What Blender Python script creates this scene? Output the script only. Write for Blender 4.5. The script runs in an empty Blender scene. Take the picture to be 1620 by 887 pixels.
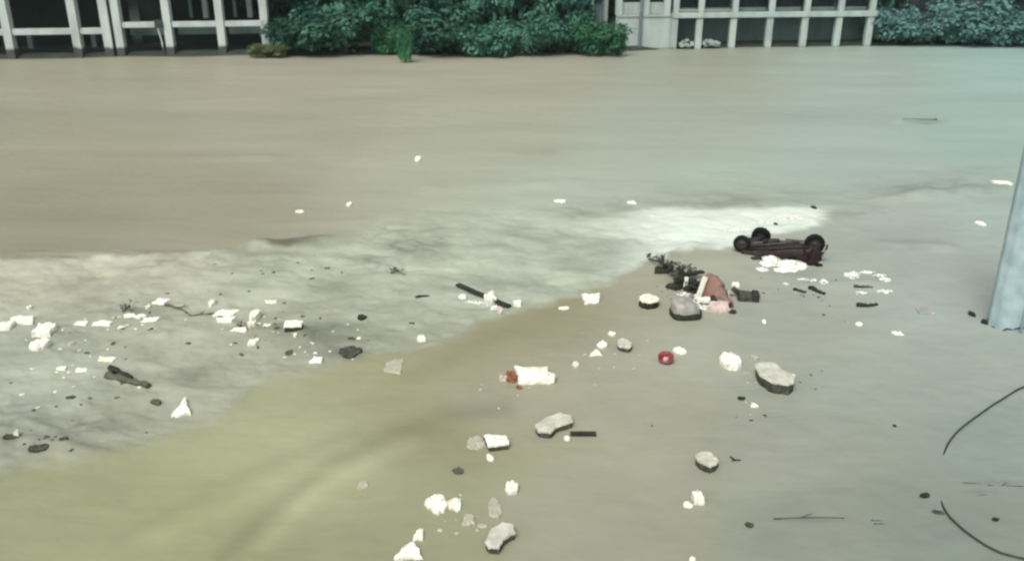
import bpy, bmesh, math, random
import numpy as np
from mathutils import Vector, Matrix

random.seed(7)
PI = math.pi
SC = bpy.context.scene
COL = SC.collection

# ------------------------------------------------------------------ camera, world, sun, exposure
CAM_H = 11.0
F = 1400.0                      # focal length in photo pixels (1620 wide)
TH = math.radians(21.3)
cd = bpy.data.cameras.new('camera')
cam = bpy.data.objects.new('camera', cd)
COL.objects.link(cam)
cam.location = (0, 0, CAM_H)
cam.rotation_euler = (math.radians(90) - TH, 0, 0)
cd.sensor_width = 36
cd.lens = 36 * F / 1620.0
cd.clip_end = 3000
cd.clip_start = 0.1
cd.dof.use_dof = True
cd.dof.focus_distance = 24
cd.dof.aperture_fstop = 0.55
SC.camera = cam

SUN_EL, SUN_AZ = math.radians(55), math.radians(205)
world = bpy.data.worlds.new('World')
SC.world = world
world.use_nodes = True
wn = world.node_tree
wn.nodes.clear()
sky = wn.nodes.new('ShaderNodeTexSky')
sky.sky_type = 'NISHITA'
sky.sun_disc = False
sky.sun_elevation = SUN_EL
sky.sun_rotation = SUN_AZ
sky.air_density = 1.0
sky.dust_density = 6.0
hs = wn.nodes.new('ShaderNodeHueSaturation')
hs.inputs['Saturation'].default_value = 0.22
hs.inputs['Value'].default_value = 1.0
bgn = wn.nodes.new('ShaderNodeBackground')
bgn.inputs['Strength'].default_value = 0.13
wo = wn.nodes.new('ShaderNodeOutputWorld')
wn.links.new(sky.outputs[0], hs.inputs['Color'])
wn.links.new(hs.outputs[0], bgn.inputs[0])
wn.links.new(bgn.outputs[0], wo.inputs[0])

sl = bpy.data.lights.new('sun', 'SUN')
sl.energy = 1.1
sl.angle = math.radians(20)
sl.color = (1.0, 0.97, 0.92)
so = bpy.data.objects.new('sun', sl)
COL.objects.link(so)
dirv = Vector((math.sin(SUN_AZ) * math.cos(SUN_EL), math.cos(SUN_AZ) * math.cos(SUN_EL), math.sin(SUN_EL)))
so.rotation_euler = dirv.to_track_quat('Z', 'Y').to_euler()
SC.view_settings.view_transform = 'Standard'
SC.view_settings.look = 'None'
SC.view_settings.exposure = 0.5
SC.view_settings.gamma = 1.0
SC.cycles.filter_width = 2.3
SC.cycles.volume_bounces = 0
SC.cycles.max_bounces = 6

# ------------------------------------------------------------------ pixel <-> world
st, ct = math.sin(TH), math.cos(TH)


def at(px, py, z=0.0):
    u = (px - 810) / F
    v = (py - 443.5) / F
    dx, dy, dz = u, ct - v * st, -st - v * ct
    t = (z - CAM_H) / dz
    return Vector((dx * t, dy * t, z))


def proj(x, y, z=0.0):
    zz = z - CAM_H
    dep = y * ct - zz * st
    vv = -(y * st + zz * ct)
    return 810 + F * x / dep, 443.5 + F * vv / dep


def scale_at(px, py):
    p = at(px, py)
    return F / (p.y * ct + CAM_H * st)


def zat(P, py):
    """height over ground point P that shows at row py"""
    v = (py - 443.5) / F
    # v = -(y st + zz ct)/(y ct - zz st)
    zz = -(v * P.y * ct + P.y * st) / (ct - v * st)
    return zz + CAM_H


# ------------------------------------------------------------------ numpy noise
def _hash(ix, iy, seed):
    h = (ix.astype(np.int64) * 374761393 + iy.astype(np.int64) * 668265263 + seed * 974634777) & 0xffffffff
    h = ((h ^ (h >> 13)) * 1274126177) & 0xffffffff
    h = h ^ (h >> 16)
    return (h & 0xffffff) / float(0xffffff)


def vnoise(x, y, seed=0):
    x = np.asarray(x, dtype=float); y = np.asarray(y, dtype=float)
    ix = np.floor(x); iy = np.floor(y)
    fx = x - ix; fy = y - iy
    fx = fx * fx * fx * (fx * (fx * 6 - 15) + 10); fy = fy * fy * fy * (fy * (fy * 6 - 15) + 10)
    a = _hash(ix, iy, seed); b = _hash(ix + 1, iy, seed)
    c = _hash(ix, iy + 1, seed); d = _hash(ix + 1, iy + 1, seed)
    return ((a * (1 - fx) + b * fx) * (1 - fy) + (c * (1 - fx) + d * fx) * fy) * 2 - 1


def fbm(x, y, seed=0, octs=4, gain=0.5):
    s = 0; a = 1.0; n = 0
    for k in range(octs):
        c, d = math.cos(k * 1.1), math.sin(k * 1.1)
        s = s + a * vnoise(x * c - y * d + 17.3 * k, x * d + y * c - 9.1 * k, seed + k * 31)
        n += a
        a *= gain
        x = x * 2.03; y = y * 2.03
    return s / n


def sstep(a, b, x):
    t = np.clip((x - a) / (b - a), 0, 1)
    return t * t * (3 - 2 * t)


# front line between the churned pale water (above) and the smooth silty water (below)
LBX = np.array([-900, 0, 120, 200, 330, 440, 600, 720, 860, 980, 1060, 1160, 1230, 1320, 1400, 1500, 1800, 3000])
LBY = np.array([900, 748, 712, 690, 655, 602, 566, 522, 478, 444, 404, 384, 368, 338, 318, 303, 296, 280])
# line between the far tan river (above) and the churned water (below)
LTX = np.array([-900, 0, 150, 260, 340, 430, 510, 640, 800, 960, 1060, 1180, 1320, 1500, 3000])
LTY = np.array([420, 405, 402, 410, 398, 392, 378, 368, 352, 336, 326, 322, 330, 296, 280])


def zones(x, y):
    px, py = proj(x, y, 0)
    w1 = fbm(x * 0.45, y * 0.45, 3, 4)
    w2 = fbm(x * 0.18 + 40, y * 0.18, 9, 3)
    w4 = fbm(x * 1.7, y * 2.2, 12, 3)
    pxw = px + 26 * w1 + 20 * w2
    pyw = py + 8 * w4 + 9 * w1 + 12 * w2 * np.clip((py - 100) / 300, 0.2, 1.5)
    lb = np.interp(pxw, LBX, LBY)
    lt = np.interp(pxw, LTX, LTY)
    wl = 9 + 15 * (1 - sstep(350, 650, px))
    c = sstep(-wl, wl, pyw - lb)                    # smooth silty water
    softt = 16 + 50 * sstep(500, 760, px)
    a = 1 - sstep(-softt, softt * 0.45, pyw - lt)   # far river
    a = a * (1 - c)
    b = np.clip(1 - a - c, 0, 1)
    return px, py, pxw, pyw, a, b, c


# long low standing waves: (px0,py0,px1,py1,height,width in m)
RIDGES = [(0, 404, 150, 401, .10, .30), (170, 402, 330, 403, .11, .32), (345, 402, 420, 386, .12, .35), (410, 390, 508, 379, .17, .40),
          (1040, 412, 1100, 394, .13, .35), (1095, 393, 1165, 386, .14, .4), (1400, 314, 1590, 298, .22, .6), (1425, 193, 1482, 193, .25, .5),
          (960, 330, 1010, 333, .12, .4), (0, 650, 60, 640, .09, .3), (1410, 384, 1500, 390, .10, .45),
          (430, 355, 560, 350, .08, .5), (690, 300, 900, 290, .1, .9), (150, 255, 420, 250, .1, .8),
          (170, 545, 260, 530, .08, .25), (440, 520, 560, 545, .09, .3), (40, 700, 180, 720, .08, .25)]
RIDGES = [(at(a, b), at(c, d), h, w) for a, b, c, d, h, w in RIDGES]


def H(x, y, zn=None):
    x = np.asarray(x, dtype=float); y = np.asarray(y, dtype=float)
    if zn is None:
        zn = zones(x, y)
    px, py, pxw, pyw, a, b, c = zn
    far = np.clip(y / 40, 0.6, 2.0)
    h = 0.04 * a * fbm(x * 0.16, y * 0.32, 21, 4, .45) * far
    h = h + b * (0.13 * fbm(x * 0.55 + 0.2 * y, y * 0.8, 33, 5, .55) + 0.03 * fbm(x * 2.4, y * 2.8, 35, 2))
    h = h + c * 0.05 * fbm(x * 0.35 - 0.22 * y, y * 0.4 + 0.2 * x, 44, 3, .45)
    h = h + c * 0.008 * fbm(x * 2.0, y * 2.6, 47, 2) * (1 + sstep(900, 1400, px))
    h = h + .05 * np.exp(-((pyw - np.interp(pxw, LBX, LBY) + 6) / 9.0) ** 2) * (.6 + .8 * vnoise(x * 1.3, y * 1.3, 15)) * sstep(200, 500, px)
    for p, q, hh, w in RIDGES:
        dx, dy = q.x - p.x, q.y - p.y
        L = dx * dx + dy * dy
        t = np.clip(((x - p.x) * dx + (y - p.y) * dy) / L, 0, 1)
        wob = 0.25 * w * vnoise(x * 0.9, y * 0.9, 5)
        d2 = (x - p.x - t * dx) ** 2 + (y - p.y - t * dy + wob) ** 2
        h = h + hh * np.exp(-d2 / (w * w)) * (0.75 + 0.5 * vnoise(x * 0.8, y * 0.3, 8))
    # hollow in front of the mat and the water piling up against the wreck
    for (qx, qy, hh, wx, wy) in [(1085, 415, .12, 2.4, .9), (1235, 425, -.05, 2.0, .6), (1370, 452, .16, .9, .5), (1290, 452, .08, .7, .35)]:
        p = at(qx, qy)
        h = h + hh * np.exp(-((x - p.x) / wx) ** 2 - ((y - p.y) / wy) ** 2)
    return h


def Hs(x, y):
    return float(H(np.array([x]), np.array([y]))[0])


# ------------------------------------------------------------------ materials
def newmat(name):
    m = bpy.data.materials.new(name)
    m.use_nodes = True
    nt = m.node_tree
    return m, nt, nt.nodes['Principled BSDF']


def solid(name, col, rough=0.7, col2=None, nscale=4.0, bump=0.15, metal=0.0, spec=0.4, lo=.35, hi=.65, objrand=0.0):
    m, nt, p = newmat(name)
    tc = nt.nodes.new('ShaderNodeTexCoord')
    n = nt.nodes.new('ShaderNodeTexNoise')
    n.inputs['Scale'].default_value = nscale
    n.inputs['Detail'].default_value = 6
    nt.links.new(tc.outputs['Object'], n.inputs['Vector'])
    cr = nt.nodes.new('ShaderNodeValToRGB')
    cr.color_ramp.elements[0].position = lo
    cr.color_ramp.elements[1].position = hi
    c2 = col2 or tuple(c * 0.7 for c in col)
    cr.color_ramp.elements[0].color = (*c2, 1)
    cr.color_ramp.elements[1].color = (*col, 1)
    nt.links.new(n.outputs['Fac'], cr.inputs['Fac'])
    out = cr.outputs[0]
    if objrand:
        oi = nt.nodes.new('ShaderNodeObjectInfo')
        h = nt.nodes.new('ShaderNodeHueSaturation')
        mr = nt.nodes.new('ShaderNodeMapRange')
        mr.inputs['To Min'].default_value = 1 - objrand
        mr.inputs['To Max'].default_value = 1 + objrand
        nt.links.new(oi.outputs['Random'], mr.inputs['Value'])
        nt.links.new(mr.outputs[0], h.inputs['Value'])
        nt.links.new(out, h.inputs['Color'])
        out = h.outputs[0]
    nt.links.new(out, p.inputs['Base Color'])
    b = nt.nodes.new('ShaderNodeBump')
    b.inputs['Strength'].default_value = bump
    b.inputs['Distance'].default_value = 0.03
    nt.links.new(n.outputs['Fac'], b.inputs['Height'])
    nt.links.new(b.outputs[0], p.inputs['Normal'])
    p.inputs['Roughness'].default_value = rough
    p.inputs['Metallic'].default_value = metal
    p.inputs['Specular IOR Level'].default_value = spec
    return m


M = {}
M['white'] = solid('white foam board', (.72, .72, .61), .75, (.42, .42, .34), 9, .3, lo=.25, hi=.5)
M['cream'] = solid('cream board', (.74, .73, .60), .8, (.52, .50, .38), 7, .3)
M['pale'] = solid('dirty pale board', (.50, .50, .42), .85, (.34, .34, .27), 3.5, .5)
M['dull'] = solid('muddy wet sheet', (.38, .37, .28), .5, (.31, .30, .225), 6, .3)
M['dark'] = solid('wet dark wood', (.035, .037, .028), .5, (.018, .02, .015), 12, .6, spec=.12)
M['darkgrey'] = solid('dark grey brown', (.075, .078, .06), .6, (.03, .032, .024), 9, .6, spec=.12)
M['bark'] = solid('wet bark', (.11, .11, .08), .8, (.06, .06, .045), 10, .6, spec=.12)
M['grey'] = solid('grey plastic', (.30, .30, .26), .5, (.22, .22, .19), 5, .2)
M['red'] = solid('red plastic', (.26, .045, .045), .4, (.13, .025, .03), 9, .2)
M['rust'] = solid('faded red cloth', (.23, .12, .09), .8, (.14, .11, .085), 2.5, .7)
M['pink'] = solid('pinkish lining', (.52, .44, .38), .8, (.42, .34, .30), 7, .4)
M['orange'] = solid('orange brown scrap', (.30, .13, .07), .7, (.12, .05, .03), 16, .4)
M['rubber'] = solid('black rubber', (.011, .012, .010), .8, (.006, .007, .006), 20, .4, spec=.12)
M['hub'] = solid('dirty steel hub', (.055, .05, .048), .6, (.02, .018, .018), 18, .3, metal=.4)
M['car'] = solid('dark maroon paint', (.036, .020, .020), .45, (.016, .012, .012), 5, .8, spec=.12)
M['chassis'] = solid('grimy underside metal', (.045, .042, .038), .6, (.018, .018, .017), 8, .6, spec=.12)
M['pipe'] = solid('worn steel pipe', (.12, .12, .11), .5, (.05, .05, .045), 12, .3, metal=.6)
M['leafdark'] = solid('wet dark leaves', (.03, .038, .025), .7, (.015, .02, .013), 6, .2)
M['cable'] = solid('black cable', (.035, .038, .036), .5, (.022, .024, .023), 10, .1)
M['foam'] = solid('river foam', (.78, .80, .73), .7, (.58, .60, .54), 5, .4)


def concrete(name, col, stain_z=0.9, dark=.25):
    m, nt, p = newmat(name)
    g = nt.nodes.new('ShaderNodeNewGeometry')
    n = nt.nodes.new('ShaderNodeTexNoise'); n.inputs['Scale'].default_value = 0.9; n.inputs['Detail'].default_value = 8
    mp = nt.nodes.new('ShaderNodeMapping'); mp.inputs['Scale'].default_value = (1, 1, .35)
    nt.links.new(g.outputs['Position'], mp.inputs['Vector']); nt.links.new(mp.outputs[0], n.inputs['Vector'])
    cr = nt.nodes.new('ShaderNodeValToRGB')
    cr.color_ramp.elements[0].position = .3; cr.color_ramp.elements[1].position = .6
    cr.color_ramp.elements[0].color = (*[c * .72 for c in col], 1); cr.color_ramp.elements[1].color = (*col, 1)
    nt.links.new(n.outputs['Fac'], cr.inputs['Fac'])
    sp = nt.nodes.new('ShaderNodeSeparateXYZ'); nt.links.new(g.outputs['Position'], sp.inputs[0])
    ad = nt.nodes.new('ShaderNodeMath'); ad.operation = 'MULTIPLY_ADD'; ad.inputs[1].default_value = 0.5; 
    nt.links.new(n.outputs['Fac'], ad.inputs[0]); nt.links.new(sp.outputs['Z'], ad.inputs[2])
    mr = nt.nodes.new('ShaderNodeMapRange'); mr.inputs['From Min'].default_value = stain_z; mr.inputs['From Max'].default_value = stain_z + .25
    mr.inputs['To Min'].default_value = dark; mr.inputs['To Max'].default_value = 1
    nt.links.new(ad.outputs[0], mr.inputs['Value'])
    mx = nt.nodes.new('ShaderNodeMix'); mx.data_type = 'RGBA'; mx.blend_type = 'MULTIPLY'; mx.inputs['Factor'].default_value = 1
    nt.links.new(cr.outputs[0], mx.inputs['A']); nt.links.new(mr.outputs[0], mx.inputs['B'])
    nt.links.new(mx.outputs['Result'], p.inputs['Base Color'])
    p.inputs['Roughness'].default_value = .85
    b = nt.nodes.new('ShaderNodeBump'); b.inputs['Strength'].default_value = .3; nt.links.new(n.outputs['Fac'], b.inputs['Height']); nt.links.new(b.outputs[0], p.inputs['Normal'])
    return m


M['conc'] = concrete('pale concrete', (.42, .48, .45), 1.05, .12)
M['conc2'] = concrete('pale plaster', (.36, .43, .40), .3, .6)
M['concback'] = concrete('painted interior shade', (.010, .020, .016), .5, .6)  # near-black: the shade of the deep interior is put into the colour
M['concback2'] = concrete('grey rear wall', (.13, .19, .185), .5, .8)
M['wdark'] = solid('dark window opening', (.02, .028, .03), .25, (.012, .016, .018), 2, .05, spec=.12)


def leafmat(name, c1, c2, rand=.3):
    m, nt, p = newmat(name)
    g = nt.nodes.new('ShaderNodeNewGeometry')
    oi = nt.nodes.new('ShaderNodeObjectInfo')
    n = nt.nodes.new('ShaderNodeTexNoise'); n.inputs['Scale'].default_value = .55; n.inputs['Detail'].default_value = 4
    nt.links.new(g.outputs['Position'], n.inputs['Vector'])
    ad = nt.nodes.new('ShaderNodeMath'); ad.operation = 'ADD'
    hf = nt.nodes.new('ShaderNodeMath'); hf.operation = 'MULTIPLY_ADD'; hf.inputs[1].default_value = .18; hf.inputs[2].default_value = -.09
    nt.links.new(g.outputs['Random Per Island'], hf.inputs[0])
    nt.links.new(hf.outputs[0], ad.inputs[0]); nt.links.new(n.outputs['Fac'], ad.inputs[1])
    cr = nt.nodes.new('ShaderNodeValToRGB')
    cr.color_ramp.elements[0].position = .34; cr.color_ramp.elements[1].position = .66
    cr.color_ramp.elements[0].color = (*c1, 1); cr.color_ramp.elements[1].color = (*c2, 1)
    nt.links.new(ad.outputs[0], cr.inputs['Fac'])
    h = nt.nodes.new('ShaderNodeHueSaturation')
    mr = nt.nodes.new('ShaderNodeMapRange'); mr.inputs['To Min'].default_value = 1 - rand; mr.inputs['To Max'].default_value = 1 + rand
    nt.links.new(oi.outputs['Random'], mr.inputs['Value']); nt.links.new(mr.outputs[0], h.inputs['Value'])
    nt.links.new(cr.outputs[0], h.inputs['Color']); nt.links.new(h.outputs[0], p.inputs['Base Color'])
    p.inputs['Roughness'].default_value = .55
    p.inputs['Specular IOR Level'].default_value = .08
    return m


M['leaf'] = leafmat('green foliage', (.010, .042, .032), (.065, .17, .115))
M['leafbright'] = leafmat('bright green foliage', (.025, .09, .045), (.06, .20, .085))
M['leafyellow'] = leafmat('yellow green grass', (.06, .085, .035), (.12, .16, .07))
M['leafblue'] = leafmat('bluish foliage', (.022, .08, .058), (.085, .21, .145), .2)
M['leafmist'] = leafmat('foliage with painted mist', (.075, .165, .145), (.115, .24, .21), .08)  # mist over the right thicket is painted into these leaf colours

# ------------------------------------------------------------------ object helpers


def link(name, bm, mat, parent=None, loc=None, rot=None, smooth=False):
    me = bpy.data.meshes.new(name)
    bm.normal_update()
    bm.to_mesh(me)
    bm.free()
    if smooth:
        me.polygons.foreach_set('use_smooth', [True] * len(me.polygons))
    for mm in (mat if isinstance(mat, (list, tuple)) else [mat]):
        me.materials.append(mm)
    o = bpy.data.objects.new(name, me)
    COL.objects.link(o)
    if parent:
        o.parent = parent
    if loc is not None:
        o.location = loc
    if rot is not None:
        o.rotation_euler = rot
    return o


def tag(o, label=None, cat=None, group=None, kind=None):
    if label: o['label'] = label
    if cat: o['category'] = cat
    if group: o['group'] = group
    if kind: o['kind'] = kind
    return o


def thing(name, label, cat, loc=(0, 0, 0), rotz=0.0, group=None):
    o = bpy.data.objects.new(name, None)
    o.empty_display_size = .3
    COL.objects.link(o)
    o.location = loc
    o.rotation_euler = (0, 0, rotz)
    return tag(o, label, cat, group)


def box(bm, c, s, rot=None, bev=0.0):
    r = bmesh.ops.create_cube(bm, size=1.0)
    vs = r['verts']
    Mx = Matrix.Translation(c) @ (rot.to_4x4() if rot is not None else Matrix.Identity(4)) @ Matrix.Diagonal((*s, 1))
    bmesh.ops.transform(bm, matrix=Mx, verts=vs)
    if bev:
        es = list({e for v in vs for e in v.link_edges})
        bmesh.ops.bevel(bm, geom=es, offset=bev, segments=2, affect='EDGES', profile=.6)
    return vs


def tube(bm, pts, rad, n=7, cap=True, jit=0.0):
    rings = []
    pts = [Vector(p) for p in pts]
    for i, p in enumerate(pts):
        d = (pts[min(i + 1, len(pts) - 1)] - pts[max(i - 1, 0)]).normalized()
        up = Vector((0, 0, 1)) if abs(d.z) < .9 else Vector((1, 0, 0))
        a = d.cross(up).normalized(); b = d.cross(a)
        r = rad[i] if isinstance(rad, (list, tuple)) else rad
        ring = []
        for k in range(n):
            t = 2 * PI * k / n
            rr = r * (1 + random.uniform(-jit, jit))
            ring.append(bm.verts.new(p + a * rr * math.cos(t) + b * rr * math.sin(t)))
        rings.append(ring)
    for i in range(len(rings) - 1):
        for k in range(n):
            bm.faces.new((rings[i][k], rings[i][(k + 1) % n], rings[i + 1][(k + 1) % n], rings[i + 1][k]))
    if cap:
        bm.faces.new(list(reversed(rings[0])))
        bm.faces.new(rings[-1])


def outline(kind, rnd, n=26):
    pts = []
    if kind == 'rect':
        cs = [(-.5, -.5), (.5, -.5), (.5, .5), (-.5, .5)]
        cs = [(a + rnd.uniform(-.15, .15), b + rnd.uniform(-.15, .15)) for a, b in cs]
        for i in range(4):
            a, b = cs[i], cs[(i + 1) % 4]
            for k in range(5):
                t = k / 5
                pts.append((a[0] + (b[0] - a[0]) * t + rnd.uniform(-.035, .035), a[1] + (b[1] - a[1]) * t + rnd.uniform(-.035, .035)))
    elif kind == 'round':
        for k in range(n):
            t = 2 * PI * k / n
            r = .5 * (1 + rnd.uniform(-.05, .05))
            pts.append((r * math.cos(t), r * math.sin(t)))
    elif kind == 'bent':
        cs = [(-.5, -.12), (-.44, -.42), (-.16, -.52), (.06, -.2), (.46, -.02), (.5, .34), (.2, .5), (-.2, .3)]
        for i in range(8):
            a, b = cs[i], cs[(i + 1) % 8]
            for k in range(3):
                t = k / 3
                pts.append((a[0] + (b[0] - a[0]) * t + rnd.uniform(-.02, .02), a[1] + (b[1] - a[1]) * t + rnd.uniform(-.02, .02)))
    elif kind == 'tri':
        cs = [(-.5, -.45), (.5, -.4), (rnd.uniform(-.1, .25), .5)]
        for i in range(3):
            a, b = cs[i], cs[(i + 1) % 3]
            for k in range(5):
                t = k / 5
                pts.append((a[0] + (b[0] - a[0]) * t + rnd.uniform(-.05, .05), a[1] + (b[1] - a[1]) * t + rnd.uniform(-.05, .05)))
    else:   # ragged: broken polygon with bites
        m = rnd.randint(5, 7)
        base = [rnd.uniform(.28, .58) for _ in range(m)]
        off = rnd.uniform(0, 6)
        for k in range(n):
            t = 2 * PI * k / n
            f = (t / (2 * PI) * m) % m
            i = int(f)
            r = base[i] * (1 - (f - i)) + base[(i + 1) % m] * (f - i)
            r *= 1 + rnd.uniform(-.10, .10)
            pts.append((r * math.cos(t + off), r * math.sin(t + off)))
    return pts


def slab_bm(pts, w, d, z0, z1, rnd, rough=.12, tiltx=0.0, tilty=0.0, under=.9, hump=0.0):
    """solid broken slab with a softened rim and an uneven top"""
    bm = bmesh.new()
    t = z1 - z0
    prof = [(under, z0), (1.0, z0 + t * .25), (1.0, z1 - t * .22), (.93, z1), (.62, z1 + t * .06), (.3, z1 + t * .08)]
    rings = []
    sh = [(rnd.uniform(-1, 1)) for _ in pts]
    for f, z in prof:
        ring = []
        for i, (a, b) in enumerate(pts):
            ff = f * (1 + (rnd.uniform(-.05, .05)))
            zz = z + (t * rough * sh[i] if z > z0 + t * .5 else 0) * f + hump * (1 - f * f)
            x, y = a * ff * w, b * ff * d
            ring.append(bm.verts.new((x, y, zz + x * tiltx + y * tilty)))
        rings.append(ring)
    n = len(pts)
    for i in range(len(rings) - 1):
        for k in range(n):
            bm.faces.new((rings[i][k], rings[i][(k + 1) % n], rings[i + 1][(k + 1) % n], rings[i + 1][k]))
    bm.faces.new(list(reversed(rings[0])))
    c = bm.verts.new((0, 0, z1 + t * .08 + hump))
    for k in range(n):
        bm.faces.new((rings[-1][k], rings[-1][(k + 1) % n], c))
    return bm


def dims(px, py, w, h):
    s = scale_at(px, py)
    p = at(px, py)
    dep = math.atan2(CAM_H, p.y)
    return w / s, h / (s * math.sin(dep))


SEED = [100]


def piece(name, px, py, w, h, label, cat, mat='white', kind='ragged', t=.10, rot=0.0, tx=0.0, ty=0.0, group=None, hump=0.0, base=0.0):
    """one floating piece; w,h = footprint as it shows in the photo"""
    SEED[0] += 1
    rnd = random.Random(SEED[0])
    p = at(px, py)
    W, D = dims(px, py, w, h)
    if mat == 'white': t *= .75
    D = max(.1, D - t * .9)
    z = Hs(p.x, p.y) + base
    # footprint is laid in world axes, shape turned by rot
    pts = outline(kind, rnd)
    cr, sr = math.cos(rot), math.sin(rot)
    pts = [(a * cr - b * sr, a * sr + b * cr) for a, b in pts]
    bm = slab_bm(pts, W, D, -.10, t, rnd, .15, tx, ty, hump=hump)
    o = link(name, bm, M[mat], loc=(p.x, p.y, z))
    return tag(o, label, cat, group)


def twopart(name, px, py, w, h, label, cat, top='pale', side='darkgrey', kind='rect', t=.3, rot=0.0, tx=0.0, ty=0.0, shift=(0, 0), group=None, topt=.08, under=.92):
    """pale board lying on a dark block"""
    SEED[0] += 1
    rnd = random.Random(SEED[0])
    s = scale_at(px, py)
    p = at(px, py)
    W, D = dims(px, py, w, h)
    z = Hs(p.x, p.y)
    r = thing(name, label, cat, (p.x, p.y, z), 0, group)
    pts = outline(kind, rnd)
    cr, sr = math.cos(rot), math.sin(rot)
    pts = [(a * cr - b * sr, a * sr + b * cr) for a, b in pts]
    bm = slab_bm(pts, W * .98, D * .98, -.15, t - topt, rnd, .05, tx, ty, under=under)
    link('dark_side', bm, M[side], r)
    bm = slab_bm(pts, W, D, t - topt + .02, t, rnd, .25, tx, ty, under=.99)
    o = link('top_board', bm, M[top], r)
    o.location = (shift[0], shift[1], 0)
    return r


def stick(name, p0, p1, width, label, cat, mat='dark', z=.03, bend=.0, group=None, plank=False, z1=None):
    a = at(*p0); b = at(*p1)
    s = scale_at((p0[0] + p1[0]) / 2, (p0[1] + p1[1]) / 2)
    r = width / s / 2
    mid = (a + b) / 2
    zz = Hs(mid.x, mid.y)
    L = (b - a).length
    ang = math.atan2(b.y - a.y, b.x - a.x)
    bm = bmesh.new()
    if plank:
        rnd = random.Random(int(p0[0]))
        n = 6
        for i in range(1):
            box(bm, (0, 0, 0), (L, r * 2.0, max(.05, r * .7)), bev=.012)
        bmesh.ops.subdivide_edges(bm, edges=[e for e in bm.edges if e.calc_length() > L * .6], cuts=n)
        for v in bm.verts:
            v.co.y += .12 * r * math.sin(v.co.x * 5) + rnd.uniform(-.06, .06) * r
            v.co.z += rnd.uniform(-.05, .05) * r
    else:
        random.seed(int(p0[0] * 7 + p0[1]))
        n = 8
        pts = []; rr = []
        for i in range(n + 1):
            t = i / n
            pts.append(((t - .5) * L, bend * L * math.sin(PI * t) + random.uniform(-.12, .12) * r, random.uniform(-.3, .3) * r))
            rr.append(r * (1 - .45 * t) * random.uniform(.8, 1.15))
        tube(bm, pts, rr, 7, jit=.12)
        if L > .8 and r < .05:
            k = Vector(pts[3])
            tube(bm, [k, k + Vector((L * .12, r * 3, r * 1.2)), k + Vector((L * .2, r * 4.2, r * 1.6))], [r * .5, r * .35, r * .15], 5)
    tilt = 0 if z1 is None else -math.atan2(z1 - z, L)
    o = link(name, bm, M[mat], loc=(mid.x, mid.y, zz + z), rot=(0, tilt, ang), smooth=not plank)
    return tag(o, label, cat, group)


# ------------------------------------------------------------------ riverbed / bank / hill (one ground sheet to the horizon)
BPX = [(-600, 103), (0, 96), (430, 90), (700, 86), (1000, 83), (1060, 79), (1375, 75), (1620, 68), (2100, 64)]
BW = [at(a, b) for a, b in BPX]
BX = np.array([-900] + [p.x for p in BW] + [1100]); BY = np.array([BW[0].y - 3] + [p.y for p in BW] + [BW[-1].y + 6])


def bank_y(x):
    return np.interp(x, BX, BY)


def ground_z(x, y):
    d = y - bank_y(x)
    inb = ((x < proj_left_edge(y)))
    pxg = 810 + F * x / (y * ct + CAM_H * st)
    d = d - 1.0 * (1 - sstep(405, 445, pxg)) - .8 * sstep(960, 985, pxg) * (1 - sstep(1370, 1400, pxg))
    z = -2.2 + 2.6 * sstep(-3.0, 1.2, d)
    hill = sstep(9, 70, d) * 17 + sstep(60, 600, d) * 60
    z = z + hill + sstep(2, 12, d) * .4 * fbm(x * .2, y * .2, 61, 3) + sstep(30, 300, d) * 9 * fbm(x * .012, y * .012, 62, 4)
    # dark terrace at the facades stands in for the shaded water there
    return z


def proj_left_edge(y):
    return -1e9


xs = np.concatenate([np.linspace(-1200, -110, 22), np.linspace(-100, 130, 140), np.linspace(140, 1200, 22)])
ys = np.concatenate([np.linspace(-300, 70, 20), np.linspace(74, 175, 120), np.linspace(180, 1500, 50)])
gx, gy = np.meshgrid(xs, ys)
gz = ground_z(gx, gy)
nr, nc = gx.shape


def grid_mesh(name, X, Y, Z):
    nr, nc = X.shape
    me = bpy.data.meshes.new(name)
    co = np.stack([X, Y, Z], -1).reshape(-1, 3)
    idx = np.arange(nr * nc).reshape(nr, nc)
    q = np.stack([idx[:-1, :-1], idx[:-1, 1:], idx[1:, 1:], idx[1:, :-1]], -1).reshape(-1, 4)
    me.vertices.add(len(co)); me.vertices.foreach_set('co', co.ravel())
    me.loops.add(q.size); me.loops.foreach_set('vertex_index', q.ravel().astype(np.int32))
    me.polygons.add(len(q)); me.polygons.foreach_set('loop_start', np.arange(0, q.size, 4, dtype=np.int32))
    me.update(calc_edges=True)
    me.polygons.foreach_set('use_smooth', np.ones(len(q), dtype=bool))
    return me


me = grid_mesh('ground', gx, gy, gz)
mg = solid('muddy soil with painted shade', (.03, .04, .028), .9, (.018, .024, .018), .6, .5)  # soil darkened so its colour carries the shade at the building feet
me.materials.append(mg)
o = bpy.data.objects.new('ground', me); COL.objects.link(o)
tag(o, 'muddy bank and wooded slope rising behind the river', kind='structure')

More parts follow.
